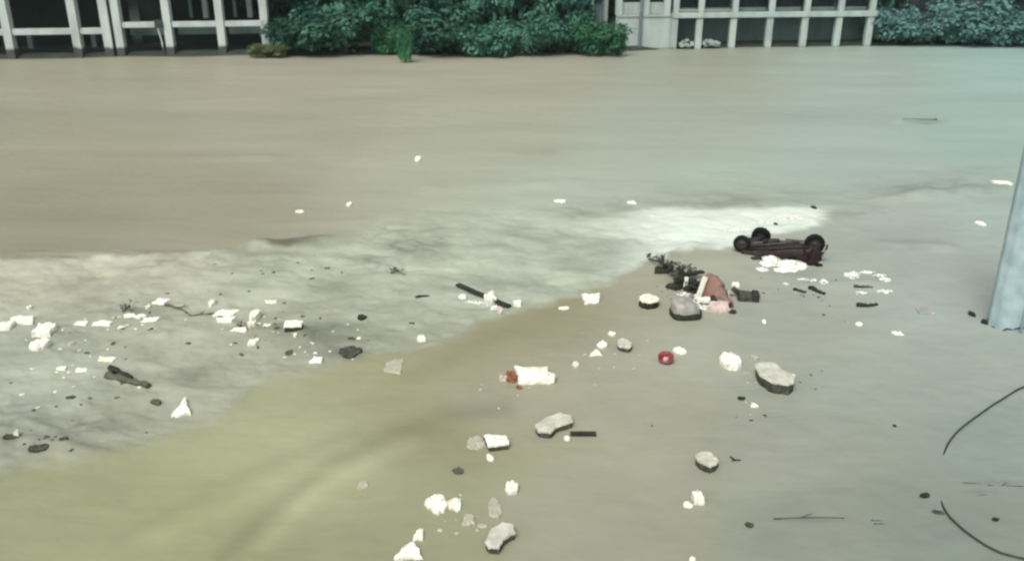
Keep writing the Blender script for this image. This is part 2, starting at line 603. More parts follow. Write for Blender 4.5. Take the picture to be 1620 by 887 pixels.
# ------------------------------------------------------------------ water
E_W, SPEC_W = 1.24, .06
CTRL_A = [(100, 120, 168, 163, 143), (450, 115, 176, 170, 152), (820, 120, 176, 171, 153), (1100, 110, 168, 168, 152), (1350, 120, 165, 182, 170),  # bluish right end paints the haze into the water colour
          (1580, 100, 160, 192, 188), (100, 220, 166, 161, 138), (450, 220, 170, 166, 145), (800, 220, 174, 174, 156), (1100, 220, 170, 180, 165),
          (1350, 230, 166, 184, 174), (1560, 220, 162, 186, 181), (80, 330, 162, 156, 132), (350, 320, 166, 160, 137), (650, 300, 178, 178, 160),
          (900, 300, 178, 186, 170), (1150, 290, 172, 188, 174), (1450, 280, 164, 182, 173), (-300, 250, 160, 155, 132), (1900, 200, 160, 184, 180)]
CTRL_B = [(60, 440, 197, 197, 177), (280, 430, 198, 199, 181), (450, 430, 194, 200, 182), (650, 410, 188, 196, 180), (850, 400, 186, 198, 184),
          (900, 350, 184, 195, 180), (60, 620, 180, 186, 174), (60, 540, 188, 193, 180), (250, 560, 178, 181, 165), (400, 570, 170, 173, 156), (550, 520, 172, 176, 161),
          (650, 500, 180, 186, 169), (800, 460, 186, 196, 181), (180, 650, 165, 167, 152), (300, 620, 170, 173, 158), (100, 710, 160, 163, 150),
          (1050, 340, 178, 190, 176), (1000, 390, 186, 198, 182), (1350, 325, 172, 184, 174),
          (900, 430, 186, 196, 180), (-300, 560, 180, 184, 170), (1700, 290, 165, 182, 175)]
CTRL_C = [(100, 830, 160, 162, 124), (300, 800, 164, 164, 124), (450, 680, 172, 173, 134), (600, 620, 166, 164, 128), (520, 760, 172, 173, 134), (400, 870, 160, 160, 122),
          (680, 700, 156, 154, 120), (700, 570, 164, 158, 128), (800, 520, 158, 153, 124), (900, 480, 158, 152, 122), (1000, 450, 166, 160, 136),
          (1050, 420, 170, 168, 150), (800, 640, 168, 162, 140), (900, 800, 166, 164, 142), (620, 840, 158, 158, 128), (1000, 650, 168, 164, 145), (1000, 850, 162, 161, 143), (1100, 560, 170, 171, 156),
          (1150, 400, 172, 172, 158), (1250, 500, 168, 171, 160), (1350, 420, 168, 174, 165), (1450, 360, 167, 175, 167), (1560, 330, 164, 182, 176),
          (1200, 700, 162, 163, 150), (1350, 620, 161, 168, 158), (1500, 600, 158, 168, 159), (1300, 850, 150, 155, 144), (1500, 850, 140, 151, 141),
          (1600, 700, 148, 160, 152), (1520, 480, 166, 176, 170), (2000, 600, 150, 162, 155), (-200, 950, 158, 158, 120), (810, 1100, 158, 158, 136)]
# patches of denser / thinner silt and foam, plus painted shade of wave troughs: px,py,rx,ry, factor
BLOBS = [(396, 457, 22, 6, .86), (553, 560, 30, 12, .72), (470, 545, 60, 10, .90), (500, 530, 50, 14, .93), (60, 712, 30, 8, .78), (20, 690, 22, 6, .8), (190, 650, 60, 22, .93),
         (60, 655, 60, 5, .88), (130, 700, 30, 6, .85), (820, 445, 18, 8, .93), (640, 640, 110, 14, .95), (560, 740, 60, 40, 1.03), (470, 800, 90, 30, 1.05), (700, 690, 60, 26, .96),
         (210, 560, 50, 10, .92), (320, 590, 30, 10, .90), (240, 565, 16, 6, .90), (430, 400, 60, 4, .86), (460, 385, 46, 3.5, .70), (370, 402, 26, 4, .80), (175, 404, 36, 3, .78), (100, 403, 60, 3, .84), (20, 404, 26, 3, .82),
         (270, 402, 30, 3, .85), (1050, 408, 30, 7, .88), (1110, 388, 40, 5, .86), (1454, 192, 30, 4, .80), (1500, 304, 90, 5, .88), (1440, 384, 46, 6, .90), (1440, 395, 26, 4, .93),
         (860, 238, 12, 7, .93), (985, 330, 16, 4, .86), (700, 410, 18, 6, .90), (520, 430, 20, 10, .92), (1235, 425, 60, 8, .93), (1260, 430, 30, 6, .9),
         (1240, 845, 30, 6, .92), (1275, 821, 60, 3, .86), (1260, 775, 20, 8, .95), (1120, 690, 14, 16, .96), (760, 590, 14, 8, .97), (720, 420, 60, 10, 1.03), (860, 420, 60, 16, 1.03),
         (1575, 768, 50, 3, .85), (1560, 784, 24, 2.5, .87), (900, 560, 90, 12, .985), (300, 720, 80, 14, 1.02), (120, 455, 60, 10, .97), (470, 478, 60, 6, 1.03), (620, 455, 60, 8, .96), (1020, 350, 20, 8, .93)]


def lin(c):
    c = np.asarray(c) / 255.0
    return np.where(c <= .04045, c / 12.92, ((c + .055) / 1.055) ** 2.4)


def interp_ctrl(ctrl, px, py):
    num = np.zeros((len(px), 3)); den = np.zeros(len(px))
    for (x, y, r, g, b) in ctrl:
        d = ((px - x) / 130.0) ** 2 + ((py - y) / 65.0) ** 2
        w = 1.0 / (.25 + d) ** 1.8
        num += w[:, None] * lin((r, g, b))[None, :]
        den += w
    return num / den[:, None]


rows = np.concatenate([np.linspace(-60, 6, 14), np.linspace(8, 12.5, 8), 13 * np.exp(np.linspace(0, math.log(100 / 13.0), 620))])
uu = np.concatenate([np.linspace(-8, -1.05, 14), np.linspace(-1.0, 1.0, 900), np.linspace(1.05, 8, 14)])
ROW, U = np.meshgrid(rows, uu, indexing='ij')
WX = U * (.66 * np.maximum(ROW, 12) + 4)
WY = ROW
fx, fy = WX.ravel(), WY.ravel()
inb = fy > 10
px = np.full(len(fx), 810.0); py = np.full(len(fx), 1000.0)
sx, sy = fx[inb], fy[inb]
zn = zones(sx, sy)
hz = np.zeros(len(fx)); hz[inb] = H(sx, sy, zn)
edge = np.clip((1 - np.abs(U.ravel())) * 10, 0, 1)
hz *= edge
_px, _py, _pxw, _pyw, a, b, c = zn
cx = np.clip(_pxw, -500, 2200); cy = np.clip(_pyw, 60, 1100)
colA = interp_ctrl(CTRL_A, cx, cy); colB = interp_ctrl(CTRL_B, cx, cy); colC = interp_ctrl(CTRL_C, cx, cy)
tgt = colA * .93 * a[:, None] + colB * np.array([.85, .835, .80]) * b[:, None] + colC * .96 * c[:, None]
lum = tgt @ np.array([.30, .59, .11])
warm = np.array([.995, 1.005, .90])
desat = (.72 * a + .70 * b + .72 * c)[:, None]
tgt = ((lum[:, None] * warm) * (1 - desat) + tgt * desat) * np.array([.985, 1.012, .985])
fac = np.ones(len(sx))
for (qx, qy, rx, ry, f) in BLOBS:
    fac *= 1 + (f - 1) * np.exp(-(((cx * .5 + _px * .5) - qx) / rx) ** 2 - (((cy * .5 + _py * .5) - qy) / ry) ** 2)
# the smooth bright foam sheet behind the wreck
w3 = 5 * fbm(sx * .5, sy * .5, 81, 3)
fp_ = sstep(965, 1085, _px + 4 * w3) * sstep(320, 335, _py + w3) * (1 - sstep(1285, 1325, _px + w3)) * (1 - c)
fp_ = fp_ + (1 - fp_) * .55 * sstep(900, 1040, _px + 6 * w3) * sstep(326, 352, _py + w3) * (1 - sstep(1285, 1325, _px)) * (1 - c)
fcol = lin((219, 230, 216))[None, :] * (1 + .05 * fbm(sx * .4, sy * .9, 82, 4))[:, None]
tgt = tgt * (1 - fp_[:, None]) + fcol * fp_[:, None]
# drawn-out bands of thicker and thinner silt, with ripple shadows and sheen painted in: polyline, half width in px, factor
BANDS = [([(350, 880), (430, 800), (520, 730), (600, 692), (700, 660), (800, 650)], 15, .85), ([(180, 850), (330, 770), (450, 722), (560, 680)], 11, .91), ([(420, 860), (500, 775), (590, 725), (650, 705)], 14, 1.14),
         ([(250, 840), (380, 790), (470, 745)], 17, 1.10), ([(640, 600), (720, 560), (820, 520), (930, 470)], 18, .92), ([(860, 620), (1000, 560), (1100, 530)], 30, 1.02),
         ([(262, 482), (300, 498), (345, 495), (400, 514), (470, 530), (520, 545), (570, 562)], 5, .86), ([(440, 520), (500, 535), (560, 555)], 14, .90), ([(0, 404), (70, 404), (120, 408)], 2.5, .87),
         ([(165, 402), (215, 405), (235, 400)], 2.8, .80), ([(345, 402), (385, 396), (412, 388)], 3, .84), ([(410, 388), (450, 386), (508, 378)], 3, .66), ([(375, 408), (400, 403)], 3, .85),
         ([(0, 655), (40, 650), (60, 643)], 4, .88), ([(120, 640), (180, 640), (200, 700), (140, 720)], 16, .92), ([(165, 585), (150, 610), (180, 650)], 12, .93), ([(210, 552), (260, 540), (300, 552), (330, 545)], 5, .92),
         ([(310, 592), (322, 580), (330, 598)], 6, .86), ([(430, 478), (465, 480)], 5, .90), ([(700, 452), (720, 455)], 4, .88), ([(1040, 412), (1060, 402), (1100, 393), (1160, 384)], 3.5, .86),
         ([(1400, 314), (1440, 306), (1500, 303), (1590, 299)], 3, .87), ([(1425, 193), (1482, 192)], 3, .84), ([(1410, 382), (1490, 386)], 4, .92), ([(1440, 392), (1470, 394)], 3, .92), ([(660, 432), (760, 428), (860, 440)], 5, .95),
         ([(0, 470), (60, 476), (160, 470), (250, 462)], 5, .95), ([(600, 395), (680, 400), (760, 392)], 5, .95), ([(480, 400), (560, 398), (640, 410)], 8, 1.05), ([(250, 425), (350, 415), (420, 412)], 8, 1.04),
         ([(820, 240), (870, 238)], 5, .95), ([(960, 331), (1010, 332)], 2.5, .86), ([(90, 200), (200, 206)], 5, .97), ([(200, 285), (420, 275)], 6, .97), ([(1225, 822), (1336, 820)], 4, .93), ([(1500, 850), (1620, 800)], 20, .97)]
for pl, wd, f in BANDS:
    best = np.full(len(sx), 1e9)
    qx_ = _px * .75 + _pxw * .25; qy_ = _py * .75 + _pyw * .25
    for (x0, y0), (x1, y1) in zip(pl[:-1], pl[1:]):
        L = (x1 - x0) ** 2 + (y1 - y0) ** 2
        t = np.clip(((qx_ - x0) * (x1 - x0) + (qy_ - y0) * (y1 - y0)) / L, 0, 1)
        best = np.minimum(best, (qx_ - x0 - t * (x1 - x0)) ** 2 * .6 + (qy_ - y0 - t * (y1 - y0)) ** 2)
    fac *= 1 + (f - 1) * np.exp(-best / (wd * wd)) * (.8 + .4 * fbm(sx * .6, sy * .6, 91, 2))
# churn: streaky silt noise, strongest in the churned water
nb = fbm(sx * .5 + .15 * sy, sy * .75, 71, 5, .6)
nb2 = fbm(sx * 1.6, sy * 2.6, 72, 3)
na = fbm(sx * .10, sy * .45, 73, 5, .55)
ncz = fbm(sx * .22 - .28 * sy, sy * .16 + .12 * sx, 74, 4, .5)
fac *= 1 + b * (1 - .7 * fp_) * (.30 * nb + .18 * fbm(sx * .22, sy * .35, 79, 3) + .08 * nb2 - .22 * np.clip(1 - np.abs(fbm(sx * .35 + .1 * sy, sy * .6, 78, 4)) * 9, 0, 1) * sstep(-.1, .35, vnoise(sx * .25, sy * .3, 76))) + a * (.08 * na + .06 * fbm(sx * .05, sy * .12, 77, 3)) + c * (.075 * ncz + .03 * fbm(sx * 1.2, sy * 1.8, 75, 3))
tgt = np.clip(tgt * (fac[:, None] ** 1.0), 0, 1)
alb = np.clip((tgt - SPEC_W) / E_W, .02, .85)
full = np.tile(np.array([.27, .26, .2]), (len(fx), 1)); full[inb] = alb
fo = np.zeros(len(fx)); fo[inb] = b
me = grid_mesh('river_water', WX, WY, hz.reshape(WX.shape))
ca = me.color_attributes.new('silt_and_shade', 'FLOAT_COLOR', 'POINT')
ca.data.foreach_set('color', np.concatenate([full, fo[:, None]], 1).ravel())
m, nt, p = newmat('muddy flood water')
va = nt.nodes.new('ShaderNodeVertexColor'); va.layer_name = 'silt_and_shade'
geo = nt.nodes.new('ShaderNodeNewGeometry')


def tn(scale, det, sc3, dist=0.0):
    mp = nt.nodes.new('ShaderNodeMapping'); mp.inputs['Scale'].default_value = sc3
    n = nt.nodes.new('ShaderNodeTexNoise'); n.inputs['Scale'].default_value = scale; n.inputs['Detail'].default_value = det
    n.inputs['Distortion'].default_value = dist
    nt.links.new(geo.outputs['Position'], mp.inputs['Vector']); nt.links.new(mp.outputs[0], n.inputs['Vector'])
    return n


n1 = tn(1.3, 4, (1, 1.6, 1), .4)
n2 = tn(5.0, 3, (1, 1.8, 1), .2)
n3 = tn(.35, 4, (1, 3.0, 1), .6)
b1 = nt.nodes.new('ShaderNodeBump'); b1.inputs['Distance'].default_value = .12; b1.inputs['Strength'].default_value = .17
b2 = nt.nodes.new('ShaderNodeBump'); b2.inputs['Distance'].default_value = .02; b2.inputs['Strength'].default_value = .14
b3 = nt.nodes.new('ShaderNodeBump'); b3.inputs['Distance'].default_value = .35; b3.inputs['Strength'].default_value = .12
nt.links.new(n1.outputs['Fac'], b1.inputs['Height']); nt.links.new(n2.outputs['Fac'], b2.inputs['Height']); nt.links.new(n3.outputs['Fac'], b3.inputs['Height'])
nt.links.new(b3.outputs[0], b1.inputs['Normal']); nt.links.new(b1.outputs[0], b2.inputs['Normal']); nt.links.new(b2.outputs[0], p.inputs['Normal'])
nt.links.new(va.outputs['Color'], p.inputs['Base Color'])
mr = nt.nodes.new('ShaderNodeMapRange'); mr.inputs['To Min'].default_value = .48; mr.inputs['To Max'].default_value = .58
nt.links.new(va.outputs['Alpha'], mr.inputs['Value']); nt.links.new(mr.outputs[0], p.inputs['Roughness'])
p.inputs['IOR'].default_value = 1.33
p.inputs['Specular IOR Level'].default_value = .5
me.materials.append(m)
o = bpy.data.objects.new('river_water', me); COL.objects.link(o)
tag(o, 'silty brown flood water with paler churned foam across the middle', kind='structure')

# ------------------------------------------------------------------ buildings on the far bank
def post_between(bm, p0, p1, wx, wy):
    c = ((p0[0] + p1[0]) / 2, (p0[1] + p1[1]) / 2, (p0[2] + p1[2]) / 2)
    box(bm, c, (wx, wy, p1[2] - p0[2]))


def face_at(p, q, px_):
    """point on the façade line p-q (ground) that shows in column px_ at the waterline"""
    # ray through column px_ in plan at z=0 : x = k*(y ct + H st)
    k = (px_ - 810) / F
    dx, dy = q.x - p.x, q.y - p.y
    # p.x + t dx = k*((p.y + t dy) ct + H st)
    t = (k * (p.y * ct + CAM_H * st) - p.x) / (dx - k * dy * ct)
    return Vector((p.x + t * dx, p.y + t * dy, 0))


def beam(name, root, a, b, z, h, d, mat, inset=0.0):
    """horizontal beam between plan points a and b, centre height z; coordinates local to root"""
    L = (b - a).length - inset * 2
    mid = (a + b) / 2
    ang = math.atan2(b.y - a.y, b.x - a.x)
    bm = bmesh.new(); box(bm, (0, 0, 0), (L, d, h), bev=.03)
    o = link(name, bm, mat, root)
    o.location = (mid.x - root.location.x, mid.y - root.location.y, z); o.rotation_euler = (0, 0, ang)
    return o


def column(root, P, w, z0, z1, mat, d=None, name='column'):
    bm = bmesh.new(); box(bm, (0, 0, (z0 + z1) / 2), (w, d or w, z1 - z0), bev=.03)
    o = link(name, bm, mat, root)
    o.location = (P.x - root.location.x, P.y - root.location.y, 0)
    return o


def pz(P, y):
    return zat(P, y)


# left building, far left half
p, q = at(-420, 100), at(430, 86)
C0 = face_at(p, q, 20)
rootA = thing('concrete_building', 'pale concrete frame building standing in the flood at the far left edge', 'building', (C0.x, C0.y, 0))
colsA = [-330, -210, -95, 22, 128, 177]
PA = [face_at(p, q, c) for c in colsA]
TOP = 8.6
zb = pz(PA[3], 51)
for i, P in enumerate(PA):
    column(rootA, P, .78 if i < 5 else .82, -1.5, TOP, M['conc'])
for i in range(len(PA) - 1):
    beam('beam', rootA, PA[i], PA[i + 1], zb, .55, .5, M['conc'], .38)
    beam('roof_beam', rootA, PA[i], PA[i + 1], TOP - 1.2, .6, .5, M['conc'], .38)
nrm = Vector((-(q - p).y, (q - p).x, 0)).normalized()
beam('floor_slab', rootA, PA[0] + nrm * 1.0, PA[-1] + nrm * 1.0, zb + .05, .22, 1.4, M['conc'])
beam('roof', rootA, PA[0] + nrm * 4, PA[-1] + nrm * 4, TOP + .16, .3, 9.2, M['conc'])
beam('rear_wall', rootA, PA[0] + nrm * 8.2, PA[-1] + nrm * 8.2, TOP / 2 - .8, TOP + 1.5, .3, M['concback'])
for P in PA[1:]:
    column(rootA, P + nrm * 5, .5, -1.4, zb - .1, M['concback2'], name='inner_column')

# left building, near half
C1 = face_at(p, q, 300)
rootB = thing('concrete_building', 'pale concrete frame building beside the bushes, with a pipe box on its second column', 'building', (C1.x, C1.y, 0))
colsB = [195, 273, 355, 424]
PB = [face_at(p, q, c) for c in colsB]
zb2 = pz(PB[1], 39)
for i, P in enumerate(PB):
    column(rootB, P, .74, -1.5, TOP - .3, M['conc'])
for i in range(3):
    beam('beam', rootB, PB[i], PB[i + 1], zb2, .50, .5, M['conc'], .37)
    beam('roof_beam', rootB, PB[i], PB[i + 1], TOP - 1.4, .6, .5, M['conc'], .37)
beam('floor_slab', rootB, PB[0] + nrm * 1.0, PB[-1] + nrm * 1.0, zb2 + .05, .2, 1.4, M['conc'])
beam('roof', rootB, PB[0] + nrm * 4, PB[-1] + nrm * 4, TOP - .14, .3, 9.2, M['conc'])
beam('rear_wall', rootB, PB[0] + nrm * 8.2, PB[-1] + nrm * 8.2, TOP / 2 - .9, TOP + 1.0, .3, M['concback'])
for i in range(3):
    Pm = (PB[i] + PB[i + 1]) / 2 + nrm * 2.4
    a_, b_ = PB[i] + nrm * 3.0, PB[i + 1] + nrm * 3.0
    beam('low_wall', rootB, a_, b_, 2.15, .9, .2, M['concback2'], .2)
for fx_ in (320, 392):
    P = face_at(p, q, fx_) + nrm * 4.5
    column(rootB, P, .5, zb2 + .2, TOP - .3, M['conc2'], name='inner_column')
    column(rootB, P + Vector((-1.5, 0, 0)), .3, zb2 + .2, TOP - .3, M['concback2'], name='inner_column')
# box with pipe on second column
Pb = PB[1]
bm = bmesh.new(); box(bm, (0, 0, 0), (.75, .3, .75), bev=.05)
o = link('meter_box', bm, solid('dark green metal', (.03, .05, .04), .5, (.015, .025, .02), 4), rootB)
o.location = (Pb.x - .75 - rootB.location.x, Pb.y - .45 - rootB.location.y, zb2 + .1)
bm = bmesh.new(); tube(bm, [(0, 0, -3.0), (-.05, 0, -1.5), (-.3, 0, 0)], .08, 8)
o = link('drain_pipe', bm, M['conc'], rootB); o.location = (Pb.x - .62 - rootB.location.x, Pb.y - .45 - rootB.location.y, zb2 - .1)
bm = bmesh.new(); tube(bm, [(0, 0, -1.5), (0, 0, TOP - .6)], .09, 8)
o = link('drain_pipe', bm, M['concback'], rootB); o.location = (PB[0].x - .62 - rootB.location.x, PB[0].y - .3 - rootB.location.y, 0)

# right building: plastered end block + open frame of bays
p2, q2 = at(975, 79), at(1376, 74)
C2 = face_at(p2, q2, 1150)
rootC = thing('concrete_building', 'long low pale building with open bays and a plastered left end wall', 'building', (C2.x, C2.y, 0))
n2_ = Vector((-(q2 - p2).y, (q2 - p2).x, 0)).normalized()
cC = [1064, 1103, 1156, 1213, 1268, 1321, 1370]
PC = [face_at(p2, q2, c) for c in cC]
zc = pz(PC[3], 23)
TC = zc + 3.3
for i, P in enumerate(PC):
    column(rootC, P, .66, -1.5, zc - .26, M['conc2'])
    column(rootC, P + Vector((.1, 0, 0)), .58, zc + .26, TC, M['conc2'], name='upper_column')
a_, b_ = PC[0] - (PC[1] - PC[0]).normalized() * .3, PC[-1] + (PC[1] - PC[0]).normalized() * .6
beam('beam', rootC, a_, b_, zc, .52, .95, M['conc2'])
beam('eaves_beam', rootC, a_, b_, TC + .25, .5, .8, M['conc2'])
beam('floor_slab', rootC, a_ + n2_ * 3.4, b_ + n2_ * 3.4, zc - .02, .2, 5.8, M['conc2'])
beam('roof', rootC, a_ + n2_ * 3, b_ + n2_ * 3, TC + .62, .22, 7.4, M['conc2'])
beam('rear_wall', rootC, a_ + n2_ * 3.0, b_ + n2_ * 3.0, zc / 2 - .9, zc + 1.4, .2, M['concback2'])
for i in range(6):
    beam('window', rootC, PC[i] + n2_ * 1.2, PC[i + 1] + n2_ * 1.2, zc + 1.85, 2.7, .08, M['wdark'], .1)
    beam('sill_wall', rootC, PC[i] + n2_ * 1.0, PC[i + 1] + n2_ * 1.0, zc + .45, .35, .12, M['concback2'], .1)
for i in range(2):
    beam('rail', rootC, PC[i] - n2_ * .33, PC[i + 1] - n2_ * .33, pz(PC[i], 16.5), .10, .08, M['conc2'], .2)
# plastered end block
PE0, PE1 = face_at(p2, q2, 973), face_at(p2, q2, 1059)
mid = (PE0 + PE1) / 2
zE = pz(mid, 27)
beam('end_wall', rootC, PE0 + n2_ * .2, PE1 + n2_ * .2, zE / 2 - .8, zE + 1.6, .4, M['conc2'])
beam('string_course', rootC, PE0 + n2_ * .15, PE1 + n2_ * .15, zE + .1, .18, .55, M['conc2'])
for c in (977, 1019, 1052):
    column(rootC, face_at(p2, q2, c) + n2_ * .25, .68, zE + .2, TC, M['conc2'], name='upper_column')
for c0, c1 in ((981, 1015), (1023, 1049)):
    beam('window', rootC, face_at(p2, q2, c0) + n2_ * .8, face_at(p2, q2, c1) + n2_ * .8, zE + 2.4, 2.0, .1, M['wdark'], .05)
    beam('sill_wall', rootC, face_at(p2, q2, c0) + n2_ * .5, face_at(p2, q2, c1) + n2_ * .5, zE + .8, 1.15, .2, M['conc2'], .03)
bm = bmesh.new(); tube(bm, [(0, 0, -1.2), (0, 0, TC)], .16, 8)
Pq = face_at(p2, q2, 1011); o = link('drain_pipe', bm, M['concback2'], rootC); o.location = (Pq.x - rootC.location.x, Pq.y - .25 - rootC.location.y, 0)
beam('roof', rootC, PE0 + n2_ * 3, PE1 + n2_ * 3, TC + .3, .3, 7, M['conc2'])
# rear shed glimpsed left of it
PS0, PS1 = face_at(p2, q2, 925) + n2_ * 5, face_at(p2, q2, 972) + n2_ * 5
rootD = thing('shed', 'pale shed showing above the bushes left of the plastered wall', 'shed', (PS0.x, PS0.y, 0))
beam('wall', rootD, PS0 + n2_ * .6, PS1 + n2_ * .6, 3.3, 6, .2, M['concback2'])
for k in (0, .5, 1):
    column(rootD, PS0.lerp(PS1, k), .4, .3, 7.2, M['conc2'])
beam('roof', rootD, PS0 + n2_ * 1.5, PS1 + n2_ * 1.5, 7.32, .2, 4, M['conc2'])
beam('window', rootD, PS0.lerp(PS1, .12) + n2_ * .42, PS0.lerp(PS1, .42) + n2_ * .42, 5.4, 1.6, .12, M['wdark'])
beam('window', rootD, PS0.lerp(PS1, .6) + n2_ * .42, PS0.lerp(PS1, .9) + n2_ * .42, 5.4, 1.6, .12, M['wdark'])

# pale rubble inside the first bays of the right building
rr = random.Random(4)
for k, (x_, w_, lb) in enumerate([(1086, 20, 'pale rubble heap under the first open bay of the right building'), (1122, 34, 'longer pale rubble heap under the second open bay of the right building')]):
    P = face_at(p2, q2, x_) + n2_ * .2
    bm = bmesh.new()
    for j in range(26):
        w = w_ / 14.5
        c_ = Vector((rr.uniform(-w / 2, w / 2), rr.uniform(-.4, .5), 0)); c_.z = rr.uniform(0, .75) * (1 - abs(c_.x) / w)
        s_ = rr.uniform(.2, .5)
        box(bm, c_, (s_, s_ * .7, s_ * .5), Matrix.Rotation(rr.uniform(0, 3), 3, 'Z') @ Matrix.Rotation(rr.uniform(-.4, .4), 3, 'X'))
    o = link('rubble_heap', bm, M['conc2'], loc=(P.x, P.y, .2)); tag(o, lb, 'rubble', kind='stuff')

# ------------------------------------------------------------------ vegetation
def crown_mesh(name, n, rx, ry, rz, leaf, seed, lumps=14, flat=.25, mat=None):
    rnd = random.Random(seed)
    cs = []
    for k in range(lumps):
        t = rnd.uniform(0, 2 * PI); ph = rnd.uniform(-.35, 1.0)
        r = rnd.uniform(.45, .85)
        cs.append((Vector((math.cos(t) * r * rx, math.sin(t) * r * ry, (ph * .75) * rz)), rnd.uniform(.28, .48)))
    cs.append((Vector((0, 0, 0)), .6))
    verts = []; faces = []
    for i in range(n):
        c, s = cs[rnd.randrange(len(cs))] if rnd.random() < .93 else cs[-1]
        d = Vector((rnd.gauss(0, 1), rnd.gauss(0, 1), rnd.gauss(0, 1))).normalized()
        rad = s * (rnd.random() ** .33) * rnd.choice((1, 1, 1, 1.18))
        p_ = c + Vector((d.x * rad * rx, d.y * rad * ry, d.z * rad * rz))
        if p_.z < -rz * .9: continue
        nn = (d + Vector((0, 0, .7)) + Vector((rnd.gauss(0, .3), rnd.gauss(0, .3), rnd.gauss(0, .3)))).normalized()
        a = nn.cross(Vector((rnd.gauss(0, 1), rnd.gauss(0, 1), rnd.gauss(0, .4)))).normalized(); b_ = nn.cross(a)
        L = leaf * rnd.choice((.55, .8, 1.0, 1.3, 1.7))
        base = len(verts)
        verts += [p_ - a * L * .55, p_ + b_ * L * .3 + nn * L * .06, p_ + a * L * .6 - nn * L * .12, p_ - b_ * L * .3 + nn * L * .06]
        faces.append((base, base + 1, base + 2, base + 3))
    me = bpy.data.meshes.new(name)
    me.from_pydata(verts, [], faces)
    me.materials.append(mat)
    return me


def trunk_bm(h, r, seed, lean=.1, limbs=5):
    rnd = random.Random(seed)
    bm = bmesh.new()
    pts = [Vector((rnd.uniform(-.1, .1) * i, rnd.uniform(-.1, .1) * i, h * i / 5)) for i in range(6)]
    tube(bm, pts, [r * (1.15 - .16 * i) for i in range(6)], 8, jit=.08)
    for k in range(limbs):
        i = rnd.randint(2, 5); b0 = pts[i]
        t = rnd.uniform(0, 6.28); L = h * rnd.uniform(.35, .6)
        e = b0 + Vector((math.cos(t) * L * .7, math.sin(t) * L * .7, L * .6))
        tube(bm, [b0, b0.lerp(e, .5) + Vector((0, 0, L * .08)), e], [r * .45, r * .3, r * .1], 6)
    return bm


def bush(px_, base_py, wpx, hpx, back, protoidx, matk, label, cat='bush', name='bush', group='bushes along the far bank', lift=.36, sc=None):
    """foliage standing on the bank at column px_, 'back' metres behind the waterline"""
    g = at(px_, base_py)
    P = Vector((g.x, g.y, 0)); P = P * 1.0
    k = (g.y + back)
    P = Vector((g.x * (k * ct + CAM_H * st) / (g.y * ct + CAM_H * st), k, 0))
    s = F / (P.y * ct + CAM_H * st)
    W, Hh = wpx / s, hpx / s
    P.z = max(-.1, float(ground_z(np.array([P.x]), np.array([P.y]))[0]))
    r = thing(name, label, cat, P, 0, group)
    me = PROTO[(protoidx, matk)]
    c = bpy.data.objects.new('crown', me); COL.objects.link(c); c.parent = r
    c.scale = (W / 2, W / 2 * .8, Hh / 2); c.location = (0, 0, Hh * lift)
    c.rotation_euler = (0, 0, random.Random(int(px_)).uniform(-.5, .5))
    t_ = bpy.data.objects.new('trunk' if cat == 'tree' else 'stem', TRUNK[protoidx % 2]); COL.objects.link(t_); t_.parent = r
    t_.scale = (Hh * .22, Hh * .22, Hh * .22)
    return r


PROTO = {}
for mk in ('leaf', 'leafbright', 'leafblue', 'leafyellow', 'leafmist'):
    for i in range(3 if mk in ('leaf', 'leafblue', 'leafmist') else 1):
        PROTO[(i, mk)] = crown_mesh('crown_%s' % ('abc'[i]), 4800, 1, 1, 1, .115, 50 + i, 22, mat=M[mk])
TRUNK = []
for i in range(2):
    bm = trunk_bm(3.2, .16, 80 + i)
    me = bpy.data.meshes.new('trunk'); bm.to_mesh(me); bm.free(); me.materials.append(M['bark']); TRUNK.append(me)

# nearest row at the waterline
bush(425, 91, 60, 26, .0, 0, 'leafyellow', 'low yellow green grass clump at the foot of the last column', 'shrub', 'grass_clump')
bush(470, 89, 96, 58, .6, 0, 'leaf', 'dark bush directly right of the grass clump')
bush(548, 89, 130, 84, 1.0, 1, 'leaf', 'wide dark bush between the grass clump and the bright sapling')
bush(618, 88, 60, 58, .4, 0, 'leafbright', 'light green leafy bush behind the sapling')
bush(641, 99, 24, 62, -.3, 0, 'leafbright', 'narrow bright sapling standing out in the water', 'shrub', 'sapling')
bush(700, 89, 130, 88, 1.0, 2, 'leaf', 'bush right of the bright sapling at the waterline')
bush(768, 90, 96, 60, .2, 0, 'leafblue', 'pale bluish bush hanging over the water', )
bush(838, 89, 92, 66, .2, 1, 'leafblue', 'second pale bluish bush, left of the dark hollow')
bush(890, 87, 90, 74, 1.0, 2, 'leaf', 'dark bush left of the round bright bush')
bush(950, 88, 84, 62, -.2, 0, 'leafbright', 'round bright green bush in front of the plastered wall')
lab2 = ['tree behind the bank touching the last column of the left building', 'bluish tree behind the wide dark bush', 'tree behind the bright sapling', 'tall tree behind the pale bluish bushes',
        'bluish tree above the second pale bluish bush', 'tree left of the pale shed', 'tree overhanging the pale shed']
for i, (x_, w_, h_, bk, pi_, mk) in enumerate([(465, 150, 150, 6, 1, 'leaf'), (550, 170, 150, 7, 0, 'leafblue'), (640, 150, 150, 6, 2, 'leaf'), (725, 170, 150, 6.5, 0, 'leaf'),
                                              (800, 150, 140, 5.5, 1, 'leafblue'), (870, 130, 130, 5, 2, 'leaf'), (925, 110, 120, 10, 0, 'leaf')]):
    bush(x_, 84, w_, h_, bk, pi_, mk, lab2[i], 'tree', 'broadleaf_tree', 'trees on the far bank', .45)
k = 0
lab3 = ['back row tree above the left end of the thicket', 'back row tree above the wide dark bush', 'back row tree left of the middle of the thicket', 'back row tree in the middle of the thicket',
        'back row tree right of the middle of the thicket', 'back row tree behind the pale shed']
